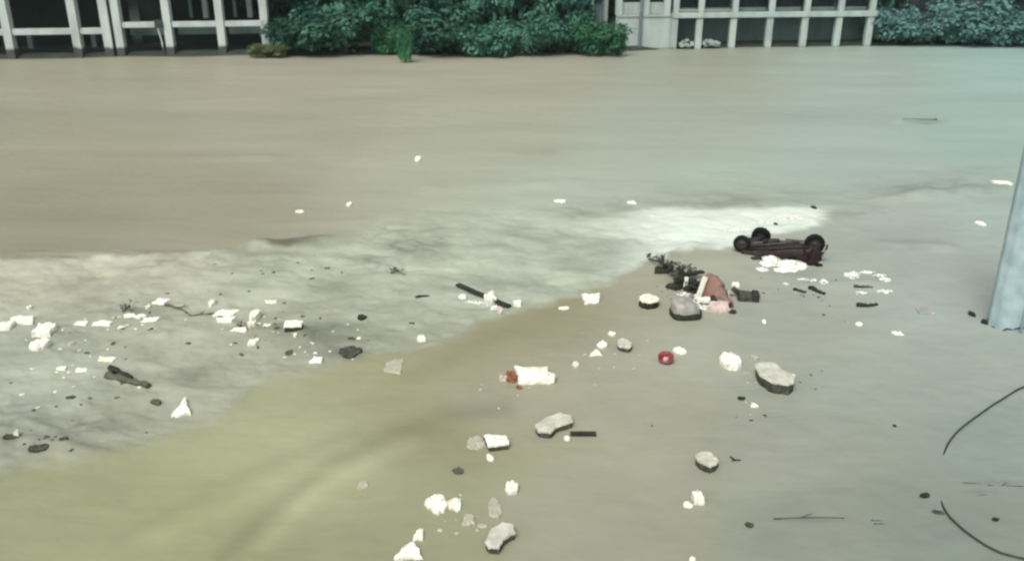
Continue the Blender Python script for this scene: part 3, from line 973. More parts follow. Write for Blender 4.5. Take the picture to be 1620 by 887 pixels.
for i, x_ in enumerate((430, 520, 620, 710, 800, 890)):
    bush(x_, 80, 170, 190, 14 + (i % 2) * 3, i % 3, 'leaf' if i % 2 else 'leafblue', lab3[i], 'tree', 'broadleaf_tree', 'trees on the far bank', .5)
# right side thicket
lab4 = ['pale bluish bush just right of the open bays', 'pale bluish bush, second right of the open bays', 'tall pale bluish bush in the right thicket', 'low wide bluish bush near the right edge',
        'pale bluish bush at the right edge of the picture', 'bluish bush past the right edge', 'far bluish bush past the right edge']
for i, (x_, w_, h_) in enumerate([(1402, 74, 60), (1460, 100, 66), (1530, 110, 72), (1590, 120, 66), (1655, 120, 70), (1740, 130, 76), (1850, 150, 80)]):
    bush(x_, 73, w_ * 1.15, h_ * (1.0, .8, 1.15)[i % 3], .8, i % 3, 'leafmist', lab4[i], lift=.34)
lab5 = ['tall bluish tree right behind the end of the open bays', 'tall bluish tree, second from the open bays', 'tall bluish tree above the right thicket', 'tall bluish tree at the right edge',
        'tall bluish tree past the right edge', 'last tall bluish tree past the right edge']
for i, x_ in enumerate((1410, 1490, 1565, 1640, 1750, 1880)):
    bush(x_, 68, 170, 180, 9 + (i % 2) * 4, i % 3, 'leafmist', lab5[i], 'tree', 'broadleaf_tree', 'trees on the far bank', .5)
for i, (x_, lb) in enumerate([(-420, 'tree behind the far left building'), (-250, 'second tree behind the far left building'), (-80, 'third tree behind the far left building'), (100, 'tree behind the columns of the far left building'), (280, 'tree behind the building with the pipe box')]):
    bush(x_, 60, 200, 220, 4, i % 3, 'leaf', lb, 'tree', 'broadleaf_tree', 'trees on the far bank', .5)
for i, (x_, lb) in enumerate([(1040, 'tree behind the plastered wall'), (1130, 'tree behind the first open bays'), (1230, 'tree behind the middle open bays'), (1330, 'tree behind the last open bays')]):
    bush(x_, 62, 150, 190, 3, i % 3, 'leaf', lb, 'tree', 'broadleaf_tree', 'trees on the far bank', .5)

# distant woodland on the slope: nobody could count it
rnd = random.Random(5)
vs = []; fs = []
for i in range(30000):
    x_ = rnd.uniform(-260, 320); y_ = rnd.uniform(125, 420)
    cl = .5 + .5 * math.sin(x_ * .13 + 2 * math.sin(y_ * .05)) * math.cos(y_ * .11)
    z_ = float(17 * min(1, max(0, (y_ - 95) / 60)) + 0) + rnd.random() ** .5 * (4 + 7 * cl)
    L = rnd.uniform(.7, 1.6)
    a = Vector((rnd.gauss(0, 1), rnd.gauss(0, 1), rnd.gauss(0, .5))).normalized(); b_ = a.cross(Vector((rnd.gauss(0, 1), rnd.gauss(0, 1), 1))).normalized()
    c_ = Vector((x_, y_, z_)); n0 = len(vs)
    vs += [c_ - a * L, c_ + b_ * L * .7, c_ + a * L, c_ - b_ * L * .7]; fs.append((n0, n0 + 1, n0 + 2, n0 + 3))
me = bpy.data.meshes.new('woodland'); me.from_pydata(vs, [], fs); me.materials.append(M['leaf'])
o = bpy.data.objects.new('woodland', me); COL.objects.link(o); tag(o, 'dark green woodland covering the slope behind the far bank', 'woodland', kind='stuff')

# ------------------------------------------------------------------ overturned vehicle
def wheel(root, c, r, w, axis_rot, blank=False):
    """tyre as child of the thing, rim as its child; axis along local Y, turned by axis_rot"""
    bm = bmesh.new()
    n = 28
    prof = [(.60, -.5), (.92, -.5), (1.0, -.36), (1.0, .36), (.92, .5), (.60, .5)]
    rings = []
    for f, y in prof:
        rings.append([bm.verts.new((r * f * math.cos(2 * PI * k / n), y * w, r * f * math.sin(2 * PI * k / n))) for k in range(n)])
    for i in range(len(rings)):
        a = rings[i]; b = rings[(i + 1) % len(rings)]
        for k in range(n):
            bm.faces.new((a[k], a[(k + 1) % n], b[(k + 1) % n], b[k]))
    # tread blocks
    for k in range(n):
        t = 2 * PI * k / n
        box(bm, (r * 1.005 * math.cos(t), (.18 if k % 2 else -.18) * w, r * 1.005 * math.sin(t)), (r * .05, w * .5, r * .12), Matrix.Rotation(-t, 3, 'Y'))
    o = link('wheel', bm, M['rubber'], root, c, axis_rot)
    bm = bmesh.new()
    for side in (-1, 1):
        rg = []
        for f, y in ((.62, .42), (.55, .30), (.30, .34), (.14, .46)):
            rg.append([bm.verts.new((r * f * math.cos(2 * PI * k / n), side * y * w, r * f * math.sin(2 * PI * k / n))) for k in range(n)])
        for i in range(3):
            for k in range(n):
                bm.faces.new((rg[i][k], rg[i][(k + 1) % n], rg[i + 1][(k + 1) % n], rg[i + 1][k]))
        bm.faces.new(rg[-1])
        for j in range(5):
            t = 2 * PI * j / 5
            box(bm, (r * .42 * math.cos(t), side * .36 * w, r * .42 * math.sin(t)), (r * .34, w * .14, r * .10), Matrix.Rotation(-t, 3, 'Y'))
    link('rim', bm, M['hub'], o)
    return o


G = at(1237, 410)
car = thing('overturned_vehicle', 'dark maroon vehicle overturned in the water with three wheels in the air', 'vehicle', (G.x, G.y, -.03))
# hull lofted in x: stations (x, near_y, far_y, z_near, z_far) ; the sides run down below the water
ST = [(-1.30, .85, 1.15, .02, -.05), (-1.15, .62, 1.30, .20, .08), (-.8, .42, 1.38, .36, .16), (-.4, .24, 1.40, .47, .22), (0, .08, 1.38, .55, .26), (.5, -.06, 1.30, .63, .28),
      (.95, -.22, 1.15, .68, .28), (1.3, -.34, 1.0, .72, .26), (1.5, -.25, .9, .60, .2), (1.58, -.05, .75, .42, .1)]
bm = bmesh.new()
secs = []
for x, yn, yf, z1, z2 in ST:
    x = x * .87 if x > 0 else x
    h = z1 * (.95 if x > 0 else 1)
    sec = [(yn - .02, -.55), (yn - .16, .0), (yn - .17, h * .45), (yn - .10, h * .80), (yn + .02, h * .97), (yn + .16, h), (yn * .6 + yf * .4, (h * .6 + z2 * .4) + .02),
           (yf - .18, z2), (yf, z2 * .7), (yf + .1, -.05), (yf, -.6)]
    secs.append([bm.verts.new((x + random.uniform(-.05, .05), y + random.uniform(-.04, .04), z + random.uniform(-.035, .035))) for y, z in sec])
for i in range(len(secs) - 1):
    for k in range(len(secs[0]) - 1):
        bm.faces.new((secs[i][k], secs[i][k + 1], secs[i + 1][k + 1], secs[i + 1][k]))
bm.faces.new(secs[0]); bm.faces.new(list(reversed(secs[-1])))
link('body', bm, M['car'], car, smooth=True)
# sill strip along the near side
bm = bmesh.new(); tube(bm, [(-1.05, .48, .26), (-.4, .10, .40), (.4, -.14, .54), (.85, -.34, .62)], .035, 8)
link('sill', bm, M['chassis'], car, smooth=True)
# underside: pan ribs, exhaust, axles, tank
bm = bmesh.new()
for x, y, sx_, sy_, z_ in [(-.7, .85, .5, .5, .33), (-.1, .70, .5, .7, .45), (.50, .55, .5, .7, .50)]:
    box(bm, (x, y, z_), (sx_, sy_, .09), Matrix.Rotation(-.27, 3, 'Z') @ Matrix.Rotation(-.12, 3, 'X'), bev=.03)
link('floor_pan', bm, M['chassis'], car)
bm = bmesh.new(); tube(bm, [(-1.2, .85, .34), (-.8, .75, .40), (-.3, .60, .50), (.2, .45, .57), (.8, .2, .66)], .035, 8)
link('exhaust_pipe', bm, M['pipe'], car, smooth=True)
bm = bmesh.new(); tube(bm, [(-1.05, .55, .36), (-.55, .40, .46), (0, .22, .57), (.5, .1, .64)], .022, 8)
link('brake_line', bm, M['pipe'], car, smooth=True)
bm = bmesh.new(); tube(bm, [(-.55, .72, .46), (-.2, .60, .53), (.0, .54, .56)], [.08, .10, .08], 10)
link('silencer', bm, M['chassis'], car, smooth=True)
bm = bmesh.new(); tube(bm, [(-1.30, .72, .44), (-.36, 1.7, .34)], .05, 8)
link('axle', bm, M['chassis'], car, smooth=True)
bm = bmesh.new(); tube(bm, [(1.0, -.20, .68), (1.2, .7, .35)], .05, 8)
link('axle', bm, M['chassis'], car, smooth=True)
bm = bmesh.new(); box(bm, (-.98, 1.15, .22), (.75, .55, .34), Matrix.Rotation(.35, 3, 'Z'), bev=.08); box(bm, (-.62, 1.3, .34), (.5, .2, .14), Matrix.Rotation(.8, 3, 'Z'), bev=.04)
link('suspension', bm, M['chassis'], car)
bm = bmesh.new(); box(bm, (-1.0, .45, .06), (.7, .3, .26), Matrix.Rotation(-.4, 3, 'Z'), bev=.07)  # dark box added as the shadow at the vehicle's lower left
link('shadow_block', bm, M['chassis'], car)
wheel(car, (1.03, -.24, .70), .35, .22, (0, .1, -.12))
wheel(car, (-1.33, .70, .40), .30, .20, (-.15, 0, -.35))
wheel(car, (-.34, 1.72, .34), .35, .22, (.2, 0, -.5))
# dark front corner / bumper and lamp hanging down by the near wheel
bm = bmesh.new(); box(bm, (.98, -.50, .24), (.36, .20, .66), Matrix.Rotation(.25, 3, 'Y'), bev=.05)
link('bumper', bm, M['car'], car)
bm = bmesh.new(); box(bm, (1.14, -.60, .0), (.26, .2, .16), bev=.04)
link('mirror', bm, M['rubber'], car)
bm = bmesh.new(); box(bm, (.25, -.30, .10), (.34, .18, .28), Matrix.Rotation(.2, 3, 'X'), bev=.05)
link('door_mirror', bm, M['rubber'], car)
bm = bmesh.new()
rg = []
for k in range(9):                              # wheel arch lip round the near wheel
    t = PI * (.98 + k / 8 * 1.05)
    rg.append((1.03 + .42 * math.cos(t), -.37, .68 + .41 * math.sin(t)))
tube(bm, rg, .035, 7)
link('wheel_arch', bm, M['car'], car, smooth=True)
bm = bmesh.new(); box(bm, (-.95, -.05, .03), (.4, .22, .22), Matrix.Rotation(.3, 3, 'Z'), bev=.06)
link('roof_edge', bm, M['chassis'], car)

# ------------------------------------------------------------------ foam sprays: nobody could count the bubbles
def foam(pxy, label, n, seed, rmin=.02, rmax=.09, name='foam'):
    """heaps of froth along a few ellipses (px,py,rx,ry,height)"""
    rnd = random.Random(seed)
    bm = bmesh.new()
    for (x_, y_, rx, ry, hh) in pxy:
        cnt = int(n * rx * ry / 60) + 6
        for i in range(cnt):
            t = rnd.uniform(0, 2 * PI); r = rnd.random() ** .6
            P = at(x_ + rx * r * math.cos(t), y_ + ry * r * math.sin(t))
            P.z = Hs_fast(P.x, P.y) + hh * (1 - r) * rnd.random()
            s = rnd.uniform(rmin, rmax) * (1.2 - .6 * r)
            mm = Matrix.Translation(P) @ Matrix.Diagonal((s * rnd.uniform(1, 2.2), s * rnd.uniform(1, 1.8), s * .55, 1))
            bmesh.ops.create_icosphere(bm, subdivisions=1, radius=1, matrix=mm)
    o = link(name, bm, M['foam'], smooth=True)
    return tag(o, label, 'foam', kind='stuff')


_hc = {}


def Hs_fast(x, y):
    k = (round(x * 4), round(y * 4))
    if k not in _hc: _hc[k] = Hs(x, y)
    return _hc[k]


foam([(1222, 410, 18, 6, .12), (1215, 417, 12, 4, .05), (1250, 416, 22, 6, .14), (1268, 420, 10, 5, .1), (1243, 424, 20, 4, .04), (1294, 415, 5, 4, .1), (1206, 425, 8, 3, .04)],
     'white froth washing along the near side of the overturned vehicle', 95, 11)
foam([(1350, 437, 11, 7, .16), (1340, 435, 6, 3, .04), (1372, 431, 14, 1.6, .04), (1390, 437, 12, 2.2, .06), (1400, 446, 9, 5, .08), (1399, 463, 14, 2.6, .04), (1362, 465, 9, 2, .03)],
     'white froth thrown up in an arc right of the vehicle', 60, 12, .015, .06)
foam([(1284, 444, 9, 2.5, .06), (1303, 449, 7, 4.5, .07), (1270, 441, 8, 1.2, .02), (1243, 448, 5, 2, .03)], 'small white froth beside the dark branch ends below the vehicle', 55, 13, .015, .05)
foam([(1103, 474, 6, 10, .1), (1125, 486, 20, 7, .08), (1082, 466, 10, 3, .06)], 'froth around the grey tub and the red hump', 30, 14, .02, .06)
foam([(785, 490, 12, 6, .04), (750, 478, 16, 3, .02)], 'thin froth trailing by the dark plank', 25, 15, .015, .05)
foam([(1215, 352, 30, 3, .02), (1170, 362, 30, 4, .02), (1250, 345, 30, 3, .02)], 'thin froth line behind the vehicle', 16, 16, .02, .07)

# ------------------------------------------------------------------ wreckage mat left of the vehicle
def leafy_branch(name, pts_px, label, seed, r=.035, nl=120, leafL=.14, z=.12, spread=.3):
    rnd = random.Random(seed)
    root_p = at(*pts_px[0]); root_p.z = Hs(root_p.x, root_p.y)
    root = thing(name, label, 'branch', root_p)
    P = [at(*q) - Vector((root_p.x, root_p.y, 0)) for q in pts_px]
    for i, q in enumerate(P): q.z = z + .05 * math.sin(i * 2.1)
    bm = bmesh.new(); tube(bm, P, [r * (1 - .5 * i / (len(P) - 1)) for i in range(len(P))], 7, jit=.1)
    tips = []
    for i in range(12):
        k = rnd.randrange(len(P) - 1); b0 = P[k].lerp(P[k + 1], rnd.random())
        e = b0 + Vector((rnd.uniform(-1, 1) * spread, rnd.uniform(-1, 1) * spread, rnd.uniform(.02, .28)))
        tube(bm, [b0, b0.lerp(e, .5) + Vector((0, 0, .04)), e], [r * .4, r * .3, r * .12], 5); tips.append((b0, e))
    link('limb', bm, M['bark'], root, smooth=True)
    vs = []; fs = []
    for i in range(nl):
        b0, e = tips[rnd.randrange(len(tips))]
        c = b0.lerp(e, rnd.uniform(.3, 1.1)) + Vector((rnd.gauss(0, .05), rnd.gauss(0, .05), rnd.gauss(0, .03)))
        a = Vector((rnd.gauss(0, 1), rnd.gauss(0, 1), rnd.gauss(0, .4))).normalized(); b_ = a.cross(Vector((rnd.gauss(0, .4), rnd.gauss(0, .4), 1))).normalized()
        L = leafL * rnd.uniform(.6, 1.3); n0 = len(vs)
        vs += [c - a * L * .5, c + b_ * L * .24, c + a * L * .5, c - b_ * L * .24]; fs.append((n0, n0 + 1, n0 + 2, n0 + 3))
    me = bpy.data.meshes.new('leaves'); me.from_pydata(vs, [], fs); me.materials.append(M['leafdark'])
    o = bpy.data.objects.new('leaves', me); COL.objects.link(o); o.parent = root
    return root


leafy_branch('leafy_branch', [(1026, 418), (1042, 425), (1060, 434), (1078, 438)], 'torn dark leafy branch reaching out at the left of the wreckage mat', 1, nl=260, leafL=.13)
leafy_branch('leafy_branch', [(1060, 436), (1078, 442), (1098, 441), (1112, 437)], 'matted dark branch lying between the leafy tip and the red hump', 2, r=.05, nl=260, leafL=.13, z=.18)
leafy_branch('leafy_branch', [(1066, 452), (1078, 456), (1098, 460), (1105, 462)], 'tangled dark twigs behind the grey tub', 3, r=.04, nl=260, leafL=.18, z=.1)
stick('plank', (1066, 447), (1112, 439), 9, 'dark plank lying across the wreckage mat', 'plank', z=.22, plank=True)
stick('plank', (1084, 462), (1106, 452), 11, 'short dark plank between the two white posts', 'plank', z=.10, plank=True)

# white posts (standing out of the mat)
def post(name, p0, p1, label, wpx=7, mat='white'):
    base = at(*p0); s = scale_at(*p0)
    dx = (p1[0] - p0[0]) / s; dz = (p0[1] - p1[1]) / s * 1.05
    bm = bmesh.new()
    L = math.hypot(dx, dz)
    box(bm, (0, 0, L / 2 - .08), (wpx / s, .07, L + .16), bev=.012)
    o = link(name, bm, M[mat], loc=(base.x, base.y, Hs(base.x, base.y)), rot=(0, math.atan2(dx, dz), 0))
    return tag(o, label, 'post')


post('white_post', (1083, 458), (1085, 438), 'short upright white post behind the grey tub', 6)
post('white_post', (1104, 472), (1113, 438), 'longer leaning white post against the red hump', 8)

# red hump: sagging sheet shell over wreckage
P = at(1127, 484); zt = Hs(P.x, P.y)
hump = thing('overturned_tub', 'faded reddish brown hump with a pinkish torn rim beside the leaning white post', 'wreckage', (P.x, P.y, zt))
bm = bmesh.new()
n1_, n2__ = 14, 10
rnd = random.Random(9)
ring = []
for i in range(n1_ + 1):
    t = i / n1_
    row = []
    for j in range(n2__ + 1):
        u = j / n2__ * PI
        xx = -.30 + .62 * t - .12 * math.cos(u) * (1 - t) + .05 * math.sin(t * 9)
        yy = .85 - 1.0 * t
        rad = .34 * (math.sin(PI * min(1, t * .75 + .22)) ** .6)
        x = xx + rad * math.cos(PI - u) * 1.0
        z = (.62 * (1 - t) + .38) * math.sin(u) ** .8 * (.55 + .45 * math.sin(PI * min(1, t + .25))) - .05
        x = x * .8 + .26; z *= .9
        row.append(bm.verts.new((x + .05 * math.sin(i * 1.7 + j) + rnd.uniform(-.025, .025), yy + rnd.uniform(-.04, .04), z * (1 + .10 * math.sin(i * 2.3 + j * 1.4)) + rnd.uniform(-.02, .02))))
    ring.append(row)
for i in range(n1_):
    for j in range(n2__):
        bm.faces.new((ring[i][j], ring[i][j + 1], ring[i + 1][j + 1], ring[i + 1][j]))
bm.faces.new(ring[0]); bm.faces.new(list(reversed(ring[-1])))
bmesh.ops.remove_doubles(bm, verts=bm.verts, dist=.002)
link('shell', bm, M['rust'], hump, smooth=True)
rnd = random.Random(23)
bm = slab_bm(outline('ragged', rnd), .95, .75, -.1, .14, rnd, .4, 0, 0, hump=.06)
link('torn_rim', bm, M['pink'], hump, (.12, -.30, .0))
bm = slab_bm(outline('ragged', rnd), .34, .3, -.02, .10, rnd, .3)
link('white_scrap', bm, M['white'], hump, (-.24, .0, .14))
bm = bmesh.new(); bmesh.ops.create_icosphere(bm, subdivisions=2, radius=.10, matrix=Matrix.Diagonal((1.2, 1, .8, 1)))
link('cap', bm, M['dark'], hump, (.50, -.62, .04), smooth=True)
bm = bmesh.new(); tube(bm, [(.12, -.35, .14), (.3, -.5, .12), (.42, -.60, .06)], .05, 7)
link('spout', bm, M['pink'], hump, smooth=True)
bm = bmesh.new(); tube(bm, [(-.04, -.02, .34), (-.0, -.1, .24), (.02, -.16, .14)], [.07, .09, .06], 8)
link('dark_gap', bm, M['dark'], hump, smooth=True)

for (x_, y_, w_, h_, r_, lb, mt, tx_) in [(1069, 456, 22, 9, .5, 'dark scrap board at the left of the short upright post', 'dark', .2), (1093, 451, 26, 10, -.4, 'dark scrap board between the two white posts', 'dark', -.25),
                                      (1100, 462, 16, 10, .9, 'dark wedge of scrap under the leaning white post', 'dark', .3), (1078, 445, 18, 7, .2, 'grey scrap board behind the short upright post', 'darkgrey', .1),
                                      (1046, 431, 22, 8, -.3, 'small dark scrap caught in the leafy branch', 'dark', .1), (1150, 470, 8, 7, .3, 'small pale scrap between the reddish hump and the dark case', 'pale', 0)]:
    piece('scrap_board', x_, y_, w_, h_, lb, 'scrap board', mt, 'rect', .14, r_, tx_, .1)
# grey tub: low, dented, over a dark rim
P = at(1084, 500)
tub = thing('grey_tub', 'grey dented tub floating upside down with a dark rim, in front of the white posts', 'tub', (P.x, P.y, Hs(P.x, P.y)), .12)
bm = bmesh.new(); n = 32
rg = []


def sq(k, f, ax, ay):
    t = 2 * PI * k / n
    c_, s_ = math.cos(t), math.sin(t)
    return ax * f * math.copysign(abs(c_) ** .65, c_), ay * f * math.copysign(abs(s_) ** .65, s_)


for f, z in ((1.0, .02), (1.0, .12), (.98, .24), (.94, .36), (.86, .43), (.66, .455), (.4, .46), (.2, .45)):
    row = []
    for k in range(n):
        x, y = sq(k, f, .44, .42)
        row.append(bm.verts.new((x - .10 * z, y, z * (1 - .22 * x / .44 + .10 * math.sin(3 * x * 7 + y * 9)))))
    rg.append(row)
for i in range(len(rg) - 1):
    for k in range(n):
        bm.faces.new((rg[i][k], rg[i][(k + 1) % n], rg[i + 1][(k + 1) % n], rg[i + 1][k]))
bm.faces.new(rg[-1])
link('shell', bm, M['grey'], tub, smooth=True)
bm = bmesh.new()
rg = []
for f, z in ((1.0, -.2), (1.06, -.02), (1.07, .17), (1.0, .20)):
    rg.append([bm.verts.new((*sq(k, f, .44, .42), z + .02 * math.sin(k * 1.3))) for k in range(n)])
for i in range(len(rg) - 1):
    for k in range(n):
        bm.faces.new((rg[i][k], rg[i][(k + 1) % n], rg[i + 1][(k + 1) % n], rg[i + 1][k]))
link('rim', bm, M['dark'], tub, smooth=True)

# dark crate right of the hump
P = at(1182, 474)
cr8 = thing('dark_case', 'dark grey floating case with a raised corner, right of the reddish hump', 'case', (P.x, P.y, Hs(P.x, P.y)), -.12)
bm = bmesh.new(); box(bm, (0, 0, .08), (.62, .42, .30), Matrix.Rotation(.1, 3, 'Y'), bev=.05); link('body', bm, M['darkgrey'], cr8)
bm = bmesh.new(); box(bm, (.24, -.03, .13), (.22, .46, .28), Matrix.Rotation(.1, 3, 'Y'), bev=.04); link('lid', bm, M['chassis'], cr8)
bm = bmesh.new(); box(bm, (-.36, .15, .22), (.3, .14, .16), Matrix.Rotation(.7, 3, 'Y'), bev=.03); link('raised_corner', bm, M['darkgrey'], cr8)
piece('foam_scrap', 1163, 453, 14, 8, 'white scrap at the raised corner of the dark case', 'foam scrap', t=.14)

# ------------------------------------------------------------------ floating pieces
GW = 'white floating scraps'
fp = piece
fp('foam_board', 36, 506, 31, 15, 'bright white board in the left group, leftmost of the two biggest', 'board', kind='rect', t=.14, rot=.2, group=GW)
fp('foam_board', 9, 520, 20, 13, 'white board cut by the left edge of the picture', 'board', kind='rect', t=.12, rot=.3, group=GW)
fp('foam_board', 71, 526, 29, 19, 'bright white square board above the ragged one in the left group', 'board', kind='rect', t=.18, rot=.1, group=GW)
fp('foam_scrap', 68, 550, 30, 19, 'ragged bright white scrap directly below the square board on the left', 'foam scrap', t=.16, group=GW)
fp('foam_scrap', 46, 484, 9, 7, 'tiny pale scrap above the leftmost big white board', 'foam scrap', 'cream', t=.06, group=GW)
fp('foam_strip', 129, 512, 18, 6, 'small flat white strip, left of the longer strip', 'foam strip', kind='rect', t=.06, group=GW)
fp('foam_strip', 163, 512, 25, 7, 'longer flat white strip between the square board and the twig clump', 'foam strip', kind='rect', t=.08, group=GW)
fp('foam_strip', 192, 517, 11, 4, 'thin dull strip just right of the longer flat white strip', 'foam strip', 'cream', kind='rect', t=.03, group=GW)
fp('foam_scrap', 205, 502, 24, 6, 'white scrap under the dark twig clump', 'foam scrap', t=.06, group=GW)
fp('foam_scrap', 234, 486, 8, 8, 'tiny white scrap right of the dark twig clump', 'foam scrap', t=.08, group=GW)
fp('foam_strip', 222, 503, 14, 6, 'upper arm of the bent white strips right of the twig clump', 'foam strip', kind='rect', rot=-.5, t=.06, group=GW)
fp('foam_strip', 238, 509, 22, 7, 'lower arm of the bent white strips right of the twig clump', 'foam strip', kind='rect', t=.07, group=GW)
fp('foam_strip', 254, 476, 18, 8, 'white strip at the head of the dark curved stick', 'foam strip', kind='rect', t=.08, rot=-.2, group=GW)
fp('foam_strip', 282, 482, 16, 5, 'dull strip lying by the dark curved stick', 'foam strip', 'dull', kind='rect', t=.03, group=GW)
fp('foam_ball', 336, 481, 10, 11, 'small round white float above the two white boards', 'float', kind='round', t=.12, hump=.05, group=GW)
fp('foam_board', 358, 494, 29, 10, 'upper of the two parallel white boards', 'board', kind='rect', t=.10, group=GW)
fp('foam_board', 357, 506, 27, 9, 'lower of the two parallel white boards', 'board', kind='rect', t=.09, group=GW)
fp('foam_scrap', 403, 501, 20, 18, 'lumpy upright white scrap right of the two parallel boards', 'foam scrap', t=.26, group=GW)
fp('foam_scrap', 399, 514, 16, 12, 'lower lump under the lumpy upright white scrap', 'foam scrap', 'cream', t=.12, group=GW)
fp('foam_strip', 380, 523, 22, 6, 'flat white strip below left of the lumpy white scrap', 'foam strip', kind='rect', t=.05, group=GW)
fp('foam_strip', 423, 516, 15, 6, 'flat pale strip right of the lumpy white scrap', 'foam strip', 'cream', kind='rect', t=.05, group=GW)
fp('foam_scrap', 400, 542, 14, 9, 'small white block alone below the lumpy scrap', 'foam scrap', kind='rect', t=.10, group=GW)
twopart('board_on_dark_block', 465, 524, 25, 10, 'thin white board over a dark wedge, left of the dark bundle', 'board', top='white', side='dark', t=.16)
fp('foam_scrap', 468, 533, 8, 7, 'tiny white scrap touching the dark wedge', 'foam scrap', t=.06, group=GW)
fp('foam_scrap', 500, 570, 17, 10, 'small bright white block left of the dark bundle', 'foam scrap', kind='rect', t=.10, rot=-.1, group=GW)
fp('foam_strip', 97, 584, 15, 6, 'small flat white strip, lower left pair, left one', 'foam strip', kind='rect', t=.04, group=GW)
fp('foam_strip', 129, 587, 15, 5, 'small flat white strip, lower left pair, right one', 'foam strip', kind='rect', t=.04, group=GW)
fp('foam_strip', 168, 567, 25, 8, 'blurred flat white strip above the dark driftwood', 'foam strip', 'cream', kind='rect', t=.04, group=GW)
fp('foam_scrap', 113, 543, 14, 8, 'dull sunken scrap right of the ragged bright scrap', 'foam scrap', 'dull', t=.03, group=GW)
fp('foam_scrap', 126, 553, 10, 6, 'second dull sunken scrap right of the ragged bright scrap', 'foam scrap', 'dull', t=.03, group=GW)
fp('torn_bag', 290, 645, 27, 27, 'white torn bag pointing up, right of the small dark chip', 'bag', kind='tri', t=.14, rot=.15, ty=.2, group=None)
fp('foam_scrap', 29, 690, 8, 11, 'small white tip standing on the dark lump at lower left', 'foam scrap', 'cream', t=.14, kind='tri', group=GW)
fp('foam_strip', 430, 475, 20, 5, 'faint pale strip above the lumpy white scrap', 'foam strip', 'cream', kind='rect', t=.03, group=GW)
fp('foam_scrap', 731, 470, 13, 9, 'small white scrap left of the white block on the dark plank', 'foam scrap', t=.07, rot=.5, group=GW)
fp('foam_block', 776, 476, 16, 17, 'white block lying across the dark plank', 'block', kind='rect', t=.26, rot=.4, base=.02)
fp('foam_scrap', 819, 483, 14, 8, 'small white scrap at the right end of the dark plank', 'foam scrap', kind='rect', t=.10, group=GW)
fp('cloth_scrap', 789, 493, 20, 11, 'pinkish pale scrap under the right end of the dark plank', 'cloth', 'pink', t=.05)
fp('foam_scrap', 668, 532, 15, 13, 'lone small white scrap between the two current edges', 'foam scrap', t=.10, group=GW)
fp('sunken_sheet', 623, 579, 24, 20, 'dull pale sheet just under the surface, below the lone white scrap', 'sheet', 'dull', kind='rect', t=.025)
fp('foam_scrap', 661, 252, 11, 7, 'single white scrap far out in the upper river', 'foam scrap', t=.12, group=GW)
fp('foam_scrap', 553, 324, 10, 6, 'tiny white scrap upstream left of the middle', 'foam scrap', t=.08, group=GW)
fp('foam_scrap', 474, 336, 22, 6, 'tiny pale scrap left of the lone upstream white scrap', 'foam scrap', 'cream', t=.05, group=GW)
fp('foam_strip', 886, 319, 18, 4, 'thin white strip near the top left of the bright foam', 'foam strip', kind='rect', t=.05, group=GW)
fp('foam_strip', 998, 320, 14, 4, 'thin white strip touching the top of the bright foam', 'foam strip', kind='rect', t=.05, group=GW)
fp('foam_board', 934, 474, 31, 16, 'cream white square board right of the dark plank', 'board', 'white', kind='rect', t=.12, rot=.05)
fp('foam_strip', 893, 488, 20, 5, 'thin white crescent left of the cream white square board', 'foam strip', t=.05, rot=.3, group=GW)
twopart('board_on_dark_block', 1023, 484, 34, 15, 'cream board over a dark block, left of the grey tub', 'board', top='cream', side='dark', kind='ragged', t=.26, under=.6)
fp('foam_scrap', 968, 530, 11, 8, 'topmost of the four small white scraps in a row', 'foam scrap', t=.07, group=GW)
fp('foam_scrap', 953, 548, 17, 12, 'second and biggest of the four small white scraps in a row', 'foam scrap', t=.10, group=GW)
fp('foam_scrap', 942, 560, 19, 10, 'third of the four small white scraps in a row', 'foam scrap', t=.07, kind='tri', group=GW)
fp('foam_scrap', 911, 579, 11, 10, 'lowest of the four small white scraps in a row', 'foam scrap', 'cream', t=.06, group=GW)
twopart('slab_block', 988, 551, 33, 17, 'small pale block with dark side beside the row of white scraps', 'block', kind='ragged', t=.17)
fp('foam_scrap', 1075, 557, 22, 11, 'white scrap touching the red bowl', 'foam scrap', t=.10, group=GW)
fp('foam_pillow', 1155, 576, 33, 25, 'smooth oval white pillow shaped float', 'float', kind='round', t=.22, hump=.08)
fp('foam_scrap', 1193, 567, 12, 9, 'dull scrap right of the oval white float', 'foam scrap', 'dull', t=.05, group=GW)
twopart('slab_block', 1222, 608, 60, 38, 'biggest pale block with a deep dark side, right of the oval float', 'block', t=.30, rot=-.05, kind='ragged', under=.95)
fp('foam_scrap', 1250, 605, 16, 10, 'white scrap stuck to the right end of the biggest pale block', 'foam scrap', t=.22, group=GW)
fp('foam_scrap', 1192, 641, 14, 9, 'small white scrap below left of the biggest pale block', 'foam scrap', t=.07, kind='tri', group=GW)
fp('foam_scrap', 1209, 511, 8, 7, 'tiny white scrap below the dark case', 'foam scrap', t=.05, group=GW)
fp('foam_scrap', 1095, 884, 11, 9, 'small white scrap at the bottom edge of the picture', 'foam scrap', t=.05, group=GW)
fp('foam_strip', 1420, 528, 16, 5, 'thin white strip in the smooth water left of the blue pillar', 'foam strip', kind='rect', t=.04, group=GW)
fp('foam_scrap', 1552, 355, 14, 8, 'small white scrap upstream left of the blue pillar', 'foam scrap', t=.06, group=GW)
fp('foam_strip', 1585, 295, 22, 5, 'pale strip on the long wave left of the blue pillar', 'foam strip', 'white', kind='rect', t=.08, group=GW)
fp('foam_scrap', 1359, 513, 12, 7, 'white scrap beside a dull one below the curved log', 'foam scrap', t=.05, group=GW)
fp('foam_scrap', 1342, 510, 14, 8, 'dull grey scrap beside the white one below the curved log', 'foam scrap', 'grey', t=.04, group=GW)
